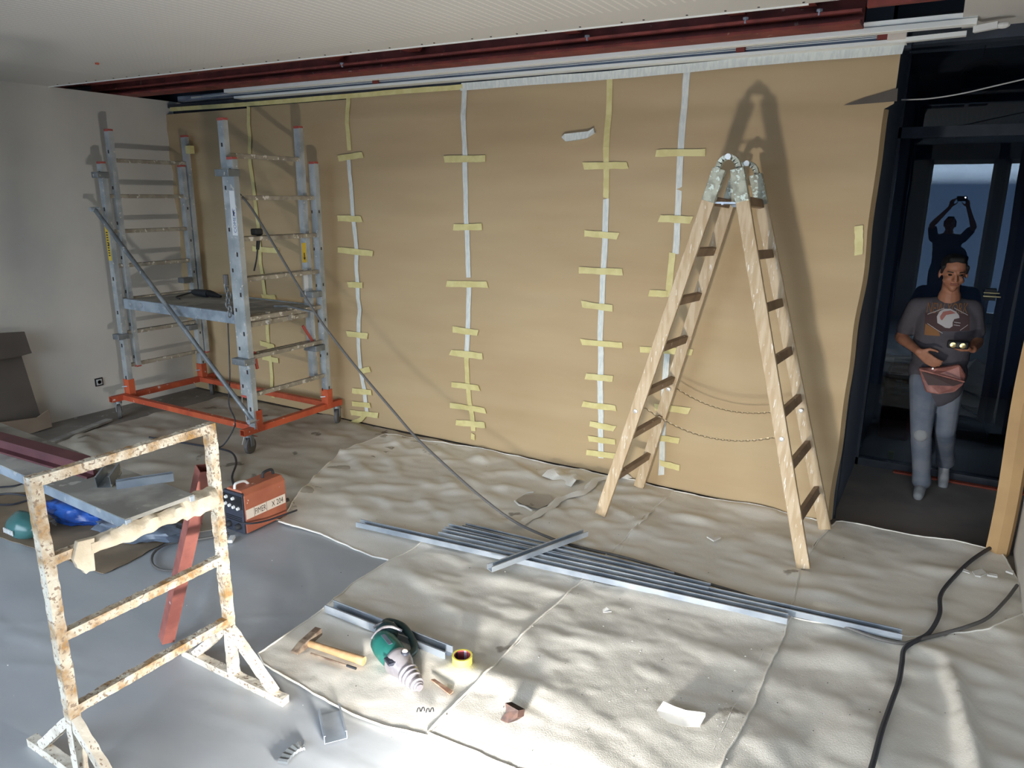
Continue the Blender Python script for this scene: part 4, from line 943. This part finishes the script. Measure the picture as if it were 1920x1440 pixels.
rh = thing('rotary_hammer', cl(745, 1255), 'green rotary hammer drill lying on the cloth with its chuck forward', 'power drill')
tip = cl(788, 1303, .030); rear = cl(716, 1222, .062); rear.z = .075; tip.z = .05
ax = (tip-rear).normalized(); Ln = (tip-rear).length; up = V((0, 0, 1)); sd = ax.cross(up).normalized(); up = sd.cross(ax)
def rhp(t_, s_=0, u_=0): return rear+ax*(t_*Ln)+sd*s_+up*u_
MB().lathe(rhp(-.06), ax, [(0, .034), (.02, .052), (.06, .059), (.12, .059), (.16, .054), (.18, .046)], 26).build('motor_housing', M['tool_green'], rh, smooth=True)
MB().lathe(rhp(.40), ax, [(0, .055), (.012, .061), (.022, .061), (.05, .055), (.075, .046), (.10, .040)], 26).build('gear_housing', M['tool_grey'], rh, smooth=True)
for k in range(3): MB().lathe(rhp(.70+.06*k), ax, [(-.010, .040-.003*k), (0, .043-.003*k), (.003, .046-.004*k), (.009, .046-.004*k), (.012, .040-.004*k), (.022, .034-.003*k)], 22).build('cooling_rib', M['tool_grey'], rh, smooth=True)
MB().lathe(rhp(.88), ax, [(-.03, .026), (0, .027), (.006, .031), (.018, .031), (.020, .022), (.030, .021), (.032, .017), (.040, .016), (.041, .006)], 20).build('chuck', M['tool_grey'], rh, smooth=True)
for s_, u_ in ((.044, .030), (-.020, .052)): MB().ell(rhp(.52, s_, u_), .020, .020, .012).build('dark_recess', M['panel_dark'], rh, smooth=True)
MB().ell(rhp(.52, -.020, .056), .014, .014, .014).build('mode_knob', M['plate'], rh, smooth=True)
MB().box((-.026, -.018, -.006), (.026, .018, .006), Matrix.Translation(rhp(.5, .046, .034)) @ Matrix((( ax.x, sd.x, up.x, 0), (ax.y, sd.y, up.y, 0), (ax.z, sd.z, up.z, 0), (0, 0, 0, 1)))).build('guard_window', M['panel_dark'], rh, bevel=.003)
# handle: dark arch at the back, bent away
hb = [rhp(.05, -.05, .01), rhp(-.22, -.055, .012), rhp(-.30, -.09, 0), rhp(-.16, -.135, -.012), rhp(.12, -.13, -.015), rhp(.34, -.10, -.01), rhp(.42, -.05, 0)]
MB().tube(spline(hb, 6), [.020]*8+[.017]*20+[.016]*9, 12).build('d_handle', M['tool_green_dark'], rh, smooth=True)
MB().ell(rhp(-.10, -.045, .012), .055, .048, .044).build('rear_cover', M['tool_green_dark'], rh, smooth=True)
MB().tube(spline([rhp(-.02, .045, .025), rhp(-.04, 0, .052), rhp(-.02, -.05, .05), rhp(.06, -.09, .03)], 6), .007, 8).build('grey_trim', M['tool_grey'], rh, smooth=True)
MB().tube(spline([rhp(-.17, .01, .035), rhp(-.16, -.03, .045), rhp(-.1, -.08, .04)], 6), .006, 8).build('grey_trim', M['tool_grey'], rh, smooth=True)
MB().box((-.03, -.012, 0), (.045, .006, .002), Matrix.Translation(rhp(.18, .012, .0575)) @ Matrix(((ax.x, sd.x, up.x, 0), (ax.y, sd.y, up.y, 0), (ax.z, sd.z, up.z, 0), (0, 0, 0, 1)))).build('pale_lettering', M['bag_grey'], rh)
# tape roll
c0 = cl(867, 1248); c0 = fp(867, 1247, .022); tr_ = thing('tape_roll', c0, 'yellow roll of masking tape standing on the cloth', 'tape roll')
mb = MB(); n = 36; ro, ri, hh = .044, .036, .050
for k in range(n):
    a_ = 2*PI*k/n; cx, sy = math.cos(a_), math.sin(a_)
    mb.v += [c0+V((cx*ro, sy*ro, 0)), c0+V((cx*ro, sy*ro, hh)), c0+V((cx*ri, sy*ri, hh)), c0+V((cx*ri, sy*ri, 0))]
for k in range(n):
    a_ = 4*k; b_ = 4*((k+1) % n)
    for j in range(4): mb.f.append((a_+j, a_+(j+1) % 4, b_+(j+1) % 4, b_+j))
mb.build('tape', M['tape_roll'], tr_, smooth=True)
def ring(r0, r1, z0_, z1_, a0, a1, n, m, name):
    mb = MB()
    for k in range(n+1):
        a_ = a0+(a1-a0)*k/n; u = V((math.cos(a_), math.sin(a_), 0)); mb.v += [c0+u*r0+V((0, 0, z0_)), c0+u*r0+V((0, 0, z1_)), c0+u*r1+V((0, 0, z1_)), c0+u*r1+V((0, 0, z0_))]
    for k in range(n):
        for j in range(4): mb.f.append((4*k+j, 4*k+(j+1) % 4, 4*k+4+(j+1) % 4, 4*k+4+j))
    mb.build(name, m, tr_, smooth=True)
ring(.036, .0335, .001, .0495, 0, 2*PI, 36, M['core_red'], 'core')
ring(.0335, .0331, .002, .049, PI*.52, PI*.60, 3, M['sticker_white'], 'core_stripe'); ring(.0331, .0328, .002, .049, PI*.545, PI*.575, 3, M['core_blue'], 'core_stripe'); ring(.0335, .0331, .002, .049, PI*.90, PI*1.02, 3, M['ink'], 'core_stripe')
# small debris
def flat(px, th, z, m, name, label, cat, tilt=0):
    P = [fp(x, y, z) for x, y in px]; n = len(P)
    P = [p+V((0, 0, tilt*(i % 2))) for i, p in enumerate(P)]
    mb = MB().add([p+V((0, 0, th)) for p in P]+P, [tuple(range(n)), tuple(range(2*n-1, n-1, -1))]+[(i, (i+1) % n, n+(i+1) % n, n+i) for i in range(n)])
    return tag(mb.build(name, m), label, cat)
flat([(808, 1276), (815, 1275), (850, 1298), (843, 1304)], .006, .030, M['rust_bit'], 'wood_chip', 'thin reddish wood chip right of the rotary hammer', 'wood chip')
ru = MB(); q = fp(955, 1338, .024)
pp = [fp(947, 1318, .08), fp(972, 1332, .07), fp(970, 1345, .05), fp(952, 1356, .024), fp(938, 1350, .024), fp(949, 1335, .05)]
ru.add(pp+[p+V((.012, .03, -.01)) for p in pp], [tuple(range(6)), tuple(range(11, 5, -1))]+[(i, (i+1) % 6, 6+(i+1) % 6, 6+i) for i in range(6)])
tag(ru.build('rust_flake', M['rust_lump']), 'bent rusty metal flake on the bright cloth', 'rust flake')
mb = MB(); P = [fp(x, y, .03) for x, y in ((1237, 1342), (1232, 1332), (1243, 1326), (1262, 1335), (1285, 1343), (1310, 1346), (1322, 1348), (1322, 1354), (1312, 1362), (1285, 1362), (1255, 1354))]
for i, p in enumerate(P): p.z = .028+.03*(1 if 1 < i < 8 else .1)
c1 = sum(P, V((0, 0, 0)))/len(P); c1.z = .034; n = len(P)
mb.add(P+[c1], [(i, (i+1) % n, n) for i in range(n)]); mb.add([p-V((0, 0, .004)) for p in P]+[c1-V((0, 0, .004))], [((i+1) % n, i, n) for i in range(n)])
tag(mb.build('curled_white_offcut', M['paint_white'], smooth=True), 'curled white oval offcut on the bright cloth', 'offcut')
for i, (cx, cy) in enumerate(((785, 1331), (793, 1330), (802, 1332), (810, 1331))):
    mb = MB().tube(spline([fp(cx-3.4, cy+4, .032), fp(cx-1, cy-3, .038), fp(cx+2, cy-3, .036), fp(cx+3, cy+3, .032)]), .0022, 6)
    tag(mb.build('cable_staple', M['rubber'], smooth=True), ('leftmost', 'second from left', 'third from left', 'rightmost')[i]+' of four dark staples below the rotary hammer', 'staple', 'dark staples below the rotary hammer')
flat([(1130, 1144), (1137, 1143), (1147, 1148), (1146, 1151), (1131, 1149)], .004, .04, M['paint_white'], 'white_chip', 'white chip on the cloth left of the seam below the profiles', 'plaster chip', .01)
flat([(1325, 1008), (1330, 1006), (1338, 1011), (1350, 1007), (1351, 1010), (1338, 1016)], .008, .028, M['paint_white'], 'white_clip', 'white V-shaped plastic clip between the ladder legs', 'clip')
for i, (pts, lab) in enumerate((([(1800, 1072), (1804, 1069), (1820, 1075), (1817, 1078)], 'white plaster chip left of the broken heap at the doorway'), ([(1822, 1074), (1840, 1070), (1850, 1078), (1838, 1084), (1828, 1082)], 'broken white plaster heap near the doorway'), ([(1850, 1077), (1869, 1081), (1870, 1084), (1850, 1081)], 'thin white plaster sliver right of the heap'), ([(1886, 1070), (1900, 1074), (1899, 1078), (1885, 1074)], 'white plaster chip by the right pier'))):
    flat(pts, .010, .024, M['paint_white'], 'plaster_chip', lab, 'plaster chip', .003)
# crumbs scattered over the cloths
mb = MB()
for i in range(110):
    x = random.uniform(560, 1880); y = random.uniform(850, 1430); p = cl(x, y, .002)
    if p.y > 4.6 or p.x > .5: continue
    s_ = random.uniform(.001, .0034); mb.ell(p, s_, s_*.8, s_*.6, n=5, m=4)
tag(mb.build('floor_crumbs', M['ink']), 'dark crumbs of dirt scattered over the drop cloths', 'crumbs', kind='stuff')
mb = MB()
for i in range(90):
    x = random.choice((random.gauss(1370, 30), random.gauss(1165, 30), random.uniform(0, 1880))); y = random.uniform(930, 1430); p = cl(x, y, .002)
    if p.y > 4.6 or p.x > .5: continue
    s_ = random.uniform(.001, .0034); mb.ell(p, s_, s_*.8, s_*.6, n=5, m=4)
tag(mb.build('plaster_crumbs', M['paint_white']), 'white plaster crumbs scattered over the floor', 'crumbs', kind='stuff')

# ------------------------------------------------------------------ people
def capsule(mb, a, b, ra, rb, n=14, sq=1.0, ref=None):
    a, b = V(a), V(b); d = (b-a); L = d.length
    d = d.normalized() if L > 1e-6 else V((0, 0, 1))
    q = (V(ref)-d*V(ref).dot(d)).normalized() if ref is not None else d.orthogonal().normalized(); t_ = d.cross(q); base = len(mb.v)
    rings = [(-math.cos(k*PI/10)*ra, math.sin(k*PI/10)*ra) for k in range(0, 6)]+[(L+math.sin(k*PI/10)*rb, math.cos(k*PI/10)*rb) for k in range(0, 6)]
    for s_, r in rings:
        for k in range(n):
            a_ = 2*PI*k/n; mb.v.append(a+d*s_+(q*math.cos(a_)+t_*math.sin(a_)*sq)*max(r, 1e-4))
    for i in range(len(rings)-1):
        for k in range(n):
            x = base+i*n+k; y = base+i*n+(k+1) % n; mb.f.append((x, y, y+n, x+n))
    mb.f.append(tuple(base+k for k in reversed(range(n)))); mb.f.append(tuple(base+(len(rings)-1)*n+k for k in range(n)))
def remesh(o, vox, it=4):
    r = o.modifiers.new('remesh', 'REMESH'); r.mode = 'VOXEL'; r.voxel_size = vox; r.use_smooth_shade = True
    s_ = o.modifiers.new('smooth', 'SMOOTH'); s_.iterations = it; s_.factor = .5
def hand(mb, wrist, dirn, palm_n, side, curl, k=1.0):
    # palm, four fingers, thumb; palm_n points out of the palm, side = towards the thumb
    d = V(dirn).normalized(); n_ = V(palm_n); n_ = (n_-d*n_.dot(d)).normalized(); s_ = V(side); s_ = (s_-d*s_.dot(d)-n_*s_.dot(n_)).normalized()
    for j in range(4):
        o = s_*(.030-.020*j)*k
        capsule(mb, wrist+o*.5, wrist+d*.085*k+o, .014*k, .0115*k)
        ln = (.072, .080, .075, .060)[j]*k; p = wrist+d*.088*k+o; v = d.copy()
        for seg, f in enumerate((.45, .32, .25)):
            ang = curl*(.7+.25*seg+.08*j); v = (v*math.cos(ang)+n_*math.sin(ang)).normalized()
            q = p+v*ln*f; capsule(mb, p, q, (.0098-.0008*seg)*k, (.0092-.0008*seg)*k, 10); p = q
            n2 = n_; 
    p = wrist+d*.022*k+s_*.024*k; v = (s_*.75+d*.6+n_*.35).normalized()
    q = p+v*.042*k; capsule(mb, p, q, .014*k, .0115*k, 10); v = (d*.85+s_*.25+n_*.45).normalized(); r = q+v*.032*k; capsule(mb, q, r, .0112*k, .0095*k, 10)
    capsule(mb, r, r+(d*.8+n_*.5).normalized()*.02*k, .0095*k, .0085*k, 10)
def person(root, J, mats, yaw=0.0, print_=False, vox=.007):
    """J: joints in metres; face looks towards -Y turned by yaw."""
    hd = J['head']; k = J.get('k', 1.0); Rz = Matrix.Rotation(yaw, 3, 'Z') @ Matrix.Rotation(J.get('nod', .12), 3, 'X'); fw = Rz @ V((0, -1, 0)); lt = Rz @ V((1, 0, 0)); upv = Rz @ V((0, 0, 1))
    b = MB()
    b.ell(hd+upv*.028*k-fw*.012*k, .076*k, .096*k, .088*k, Rz, 24, 16)
    b.ell(hd-upv*.035*k+fw*.020*k, .060*k, .068*k, .076*k, Rz, 20, 14)
    capsule(b, hd-upv*.088*k+fw*.050*k, hd-upv*.092*k+fw*.058*k, .026*k, .024*k)
    for s_ in (-1, 1):
        capsule(b, hd+lt*.036*k*s_-upv*.030*k+fw*.062*k, hd+lt*.045*k*s_-upv*.045*k+fw*.040*k, .018*k, .022*k)      # cheek
        capsule(b, hd+lt*.014*k*s_+upv*.022*k+fw*.083*k, hd+lt*.044*k*s_+upv*.020*k+fw*.070*k, .011*k, .010*k)      # brow
        b.ell(hd+lt*.080*k*s_-upv*.012*k-fw*.004*k, .009*k, .020*k, .032*k, Rz, 10, 8)                                # ear
    capsule(b, hd+upv*.010*k+fw*.086*k, hd-upv*.028*k+fw*.108*k, .009*k, .0135*k)
    for s_ in (-1, 1): b.ell(hd-upv*.032*k+fw*.096*k+lt*.013*k*s_, .009*k, .010*k, .008*k, Rz, 8, 6)
    capsule(b, hd-upv*.058*k+fw*.084*k-lt*.016*k, hd-upv*.058*k+fw*.084*k+lt*.016*k, .0085*k, .0085*k)
    capsule(b, hd-upv*.06*k-fw*.012*k, J['neck'], .052*k, .058*k)
    capsule(b, J['neck'], J['chest'], .07*k, .11*k)
    for s_ in 'RL':
        sh, el, wr = J['sh'+s_], J['el'+s_], J['wr'+s_]
        capsule(b, sh, el, .046*k, .038*k); capsule(b, el, wr, .040*k, .026*k); capsule(b, el.lerp(wr, .15), el.lerp(wr, .45), .042*k, .034*k)
        hand(b, wr, *J['hand'+s_], k=k)
    body = b.build('body', mats['skin'], root, smooth=True); remesh(body, vox, 3)
    for s_ in (-1, 1):
        MB().ell(hd+lt*.031*k*s_+upv*.002*k+fw*.074*k, .013*k, .010*k, .0075*k, Rz, 12, 8).build('eye', M['eye'], body, smooth=True)
        MB().beam(hd+lt*.018*k*s_+upv*.022*k+fw*.094*k, hd+lt*.050*k*s_+upv*.024*k+fw*.078*k, .007*k, .006*k, (0, 0, 1)).build('eyebrow', M['hair'], body)
    capsule(m_ := MB(), hd-upv*.058*k+fw*.088*k-lt*.018*k, hd-upv*.058*k+fw*.088*k+lt*.018*k, .007*k, .007*k); m_.build('lips', M['lips'], body, smooth=True)
    h = MB(); h.ell(hd+upv*.048*k-fw*.026*k, .079*k, .093*k, .076*k, Rz, 24, 16)
    for s_ in (-1, 1): capsule(h, hd+lt*.070*k*s_+upv*.045*k+fw*.030*k, hd+lt*.074*k*s_+upv*.0*k+fw*.010*k, .016*k, .011*k)
    capsule(h, hd+upv*.096*k+fw*.040*k-lt*.03*k, hd+upv*.096*k+fw*.040*k+lt*.03*k, .022*k, .022*k); capsule(h, hd-fw*.06*k, hd-fw*.05*k-upv*.05*k, .05*k, .035*k)
    hair = h.build('hair', mats['hair'], root, smooth=True); remesh(hair, .008, 2)
    s = MB(); hipc = (J['hipR']+J['hipL'])/2; ch = J['chest']; wst = ch.lerp(hipc, .55)
    def torso(p, rx, ry, h_): s.ell(p, rx*k, ry*k, h_*k, None, 26, 16)
    torso(ch+V((0, 0, .02)), .195, .125, .19); torso(wst, .175, .122, .17); torso(hipc+V((0, 0, .06)), .185, .128, .14); torso(ch.lerp(wst, .5), .185, .125, .18)
    capsule(s, hipc+V((0, 0, .02)), hipc+V((0, 0, -.03)), .165*k, .170*k, 26, .72, (1, 0, 0))
    for s_ in 'RL':
        sh, el = J['sh'+s_], J['el'+s_]; capsule(s, J['neck'].lerp(sh, .35)-V((0, 0, .03)), sh, .055*k, .066*k); e1 = sh.lerp(el, .68); capsule(s, sh, e1, .068*k, .064*k)
    capsule(s, J['neck']+V((0, .01, -.06)), J['neck']+V((0, .01, -.02)), .08*k, .064*k)
    shirt = s.build('t_shirt', mats['shirt'], root, smooth=True); remesh(shirt, .009, 6)
    j = MB()
    capsule(j, hipc+V((0, 0, .04)), hipc+V((0, 0, -.05)), .15*k, .145*k, 22, .72, (1, 0, 0))
    for s_ in 'RL':
        hp, kn, an = J['hip'+s_], J['kn'+s_], J['an'+s_]
        capsule(j, hp, kn, .098*k, .070*k); capsule(j, kn, an, .068*k, .060*k); capsule(j, kn.lerp(an, .85), an, .062*k, .066*k); capsule(j, kn.lerp(an, .12), kn.lerp(an, .4), .070*k, .066*k)
    jn = j.build('jeans', mats['jeans'], root, smooth=True); remesh(jn, .010, 5)
    for s_ in 'RL':
        an = J['an'+s_]; td = J['toe'+s_]; sh_ = MB()
        hl = an+V((0, .0, -.045))-V((td.x, td.y, 0)).normalized()*.04
        capsule(sh_, hl, an+V((0, 0, -.03)), .040*k, .040*k); capsule(sh_, hl+V((0, 0, -.002)), hl+td*.15*k, .040*k, .038*k); capsule(sh_, hl+td*.13*k, hl+td*.20*k+V((0, 0, -.008)), .040*k, .034*k)
        so_ = sh_.build('shoe', mats['shoe'], root, smooth=True); remesh(so_, .008, 3)
    return shirt, jn
YM = 5.82
def mp_(px, py, dy=0): return wy(px, py, YM+dy)
foot = fp(1724, 928, ZF2)
J = dict(head=mp_(1788, 511), neck=mp_(1780, 556, .03), chest=mp_(1773, 612, .03), shR=mp_(1721, 575, .04), elR=mp_(1689, 632, .05), wrR=mp_(1722, 659, -.17),
         shL=mp_(1822, 580, .04), elL=mp_(1832, 640, .06), wrL=mp_(1824, 655, -.16), hipR=mp_(1733, 712, .0), hipL=mp_(1779, 712, .05), k=1.0)
J['anR'] = V((foot.x, foot.y+.07, ZF2+.085)); J['knR'] = mp_(1727, 812, -.06); J['toeR'] = V((-.05, -1, -.05)).normalized()
J['knL'] = mp_(1772, 806, .06); J['anL'] = V((mp_(1770, 880, .36).x, YM+.40, ZF2+.16)); J['toeL'] = V((.05, -.85, -.5)).normalized()
J['handR'] = (V((.75, -.35, -.45)), V((.3, .8, .1)), V((.2, -.3, .8)), .30)
J['handL'] = (V((-.9, -.35, -.05)), V((0, .1, 1)), V((0, -1, .2)), .55)
J['nod'] = .16
man = thing('person', (J['neck'].x, YM, ZF2), 'man in dark grey printed t-shirt and jeans stepping in through the doorway', 'person')
shirt, jn = person(man, J, dict(skin=M['skin'], hair=M['hair'], shirt=M['shirt'], jeans=M['jeans'], shoe=M['shoe']), yaw=.18)
# shirt print, wrapped on the chest
def wrap(o, off=.004):
    s_ = o.modifiers.new('wrap', 'SHRINKWRAP'); s_.target = shirt; s_.wrap_method = 'PROJECT'; s_.use_project_y = True; s_.use_project_x = False; s_.use_project_z = False
    s_.use_negative_direction = True; s_.use_positive_direction = True; s_.offset = off
def pq(x, y): p = wy(x, y, YM-.16); return p
def grid_patch(px, name, m, off, n=10):
    a, b, c_, d_ = [pq(*q) for q in px]; mb = MB()
    for i in range(n+1):
        for j in range(n+1): mb.v.append(a.lerp(b, j/n).lerp(d_.lerp(c_, j/n), i/n))
    for i in range(n):
        for j in range(n): k = i*(n+1)+j; mb.f.append((k, k+1, k+n+2, k+n+1))
    o = mb.build(name, m, shirt); wrap(o, off); return o
def fan_patch(px, name, m, off, n=6):
    P = [pq(*q) for q in px]; c0 = sum(P, V((0, 0, 0)))/len(P); mb = MB(); N = len(P); mb.v.append(c0)
    for i in range(1, n+1):
        for p in P: mb.v.append(c0.lerp(p, i/n))
    for j in range(N): mb.f.append((0, 1+j, 1+(j+1) % N))
    for i in range(n-1):
        for j in range(N): a = 1+i*N+j; b = 1+i*N+(j+1) % N; mb.f.append((a, b, b+N, a+N))
    o = mb.build(name, m, shirt); wrap(o, off); return o
grid_patch([(1733, 590), (1818, 592), (1818, 624), (1732, 624)], 'print_ground', M['print_back'], .003)
grid_patch([(1734, 610), (1760, 624), (1762, 633), (1732, 632)], 'print_block', M['print_brown'], .004)
a = pq(1735, 590); b = pq(1819, 592)
tx = text('lettering', 'NEW YORK', pq(1736, 590), (b-a), (0, 0, 1), .068, M['print_brown'], shirt, 0, 1, (b-a).length*.93); wrap(tx, .006)
th = lambda a_: (1775+19*math.cos(a_), 600-19*math.sin(a_))
hel = [(1757, 608), (1756, 596), (1761, 587), (1770, 582), (1782, 582), (1792, 587), (1798, 594), (1799, 599), (1789, 601), (1786, 607), (1786, 614), (1780, 618), (1772, 617), (1766, 613)]
fan_patch(hel, 'helmet_print', M['print_white'], .007)
fan_patch([(1762, 596), (1768, 587), (1782, 585), (1792, 590), (1784, 590), (1772, 593), (1766, 603), (1763, 601)], 'helmet_stripe', M['print_red'], .010)
for q0, q1 in (((1789, 606), (1801, 608)), ((1788, 611), (1800, 613)), ((1793, 603), (1794, 615)), ((1738, 609), (1767, 627)), ((1738, 592), (1770, 580)), ((1789, 580), (1815, 594)), ((1800, 622), (1815, 612))):
    grid_patch([q0, q1, (q1[0], q1[1]+1.2), (q0[0], q0[1]+1.2)], 'print_line', M['print_white'], .009, 4)
# worn knee patch, waist pouch
pc = wy(1727, 808, YM-.14); MB().ell(J['knR']+V((0, -.050, .0)), .045, .024, .05, n=12, m=8).build('worn_knee', M['jeans_light'], man, smooth=True)
pu = [mp_(1722, 690, -.16), mp_(1760, 690, -.19), mp_(1800, 684, -.15), mp_(1812, 705, -.14), mp_(1806, 722, -.18), mp_(1790, 736, -.21), mp_(1760, 740, -.22), mp_(1736, 736, -.20), mp_(1728, 712, -.18)]
n = len(pu); mb = MB().add(pu+[p+V((0, .05, 0)) for p in pu], [tuple(range(n)), tuple(range(2*n-1, n-1, -1))]+[(i, (i+1) % n, n+(i+1) % n, n+i) for i in range(n)])
po = mb.build('tool_pouch', M['pouch'], man, bevel=.012)
MB().add([mp_(1727, 696, -.215), mp_(1806, 718, -.215), mp_(1788, 724, -.23), mp_(1740, 722, -.235)], [(0, 1, 2, 3)]).build('pouch_opening', M['pouch_dark'], po)
MB().tube([mp_(1724, 693, -.21), mp_(1765, 704, -.24), mp_(1808, 716, -.20)], .006, 8).build('pouch_rim', M['pouch'], po, smooth=True)
MB().lathe(mp_(1749, 691, -.21), (0, -1, 0), [(0, .008), (.006, .006)], 10).build('rivet', M['bolt'], po)
dv = thing('handheld_tool', mp_(1798, 648, -.25), 'dark handheld gadget with shiny knobs held by the man', 'hand tool')
q = mp_(1797, 647, -.24); MB().box(q-V((.065, .03, .022)), q+V((.06, .03, .028))).build('body', M['black'], dv, bevel=.012)
for dx in (-.03, .025): MB().lathe(q+V((dx, -.03, .004)), (0, -1, 0), [(0, .018), (.012, .018), (.014, .008)], 14).build('knob', M['brass'], dv, smooth=True)

# the photographer behind the camera, seen mirrored in the dark glass
pb = thing('phone', CAMP-FWD*.012, 'black phone held up by the photographer mirrored in the glass', 'phone')
Rp = R.to_4x4(); Mp = Matrix.Translation(CAMP-FWD*.014) @ Rp
MB().box((-.075, -.037, -.004), (.075, .037, .004), Mp).build('phone_body', M['black'], pb, bevel=.003)
MB().lathe(Mp @ V((.05, .02, -.0045)), FWD, [(0, .009), (.001, .009)], 12).build('flash', (lambda: (mat('flash_on', (255, 255, 250), .5, emit=90), M['flash_on'])[1])(), pb)
K = dict(head=V((-.10, -.52, 1.62)), neck=V((-.10, -.50, 1.49)), chest=V((-.10, -.50, 1.30)), shR=V((-.29, -.50, 1.42)), elR=V((-.33, -.30, 1.62)), wrR=V((-.13, -.14, 1.88)),
         shL=V((.09, -.50, 1.42)), elL=V((.21, -.32, 1.60)), wrL=V((.10, -.12, 1.88)), hipR=V((-.20, -.50, .92)), hipL=V((0, -.50, .92)), knR=V((-.21, -.50, .50)), knL=V((0, -.50, .50)),
         anR=V((-.22, -.48, .09)), anL=V((.02, -.48, .09)), toeR=V((-.1, .99, 0)), toeL=V((.1, .99, 0)), nod=-.3)
K['handR'] = (V((.2, .2, .9)), V((.3, .3, 0)), V((.7, 0, .3)), .5); K['handL'] = (V((-.2, .2, .9)), V((-.3, .3, 0)), V((-.7, 0, .3)), .5)
ph = thing('person', (-.10, -.5, 0), 'photographer in dark clothes holding up a phone, mirrored in the glass', 'person')
person(ph, K, dict(skin=M['skin'], hair=M['hair'], shirt=M['bag_black'], jeans=M['dark'], shoe=M['dark']), yaw=PI, vox=.009)

# ------------------------------------------------------------------ floor work lamp in front of the camera's feet (below the frame)
WL = thing('work_lamp', (LAMP.x, LAMP.y, 0), 'yellow LED work lamp standing on the floor lighting the papered wall', 'lamp')
q = LDIR.to_track_quat('-Z', 'Y').to_matrix().to_4x4(); Ml = Matrix.Translation(LAMP-LDIR*.012) @ q
MB().box((-.12, -.09, .004), (.12, .09, .045), Ml).build('housing', M['yellow_lamp'], WL, bevel=.008)
MB().box((-.085, -.06, -.001), (.085, .06, .006), Ml).build('led_panel', M['led'], WL)
MB().tube([Ml @ V((-.13, 0, .02)), V((LAMP.x-.11, LAMP.y-.02, .02)), V((LAMP.x-.10, LAMP.y-.16, .018))], .008, 8).tube([Ml @ V((.13, 0, .02)), V((LAMP.x+.11, LAMP.y+.06, .02)), V((LAMP.x+.03, LAMP.y+.18, .018))], .008, 8).build('stand', M['black'], WL, smooth=True)
lamp_light.parent = WL; lamp_light.location = LAMP-WL.location
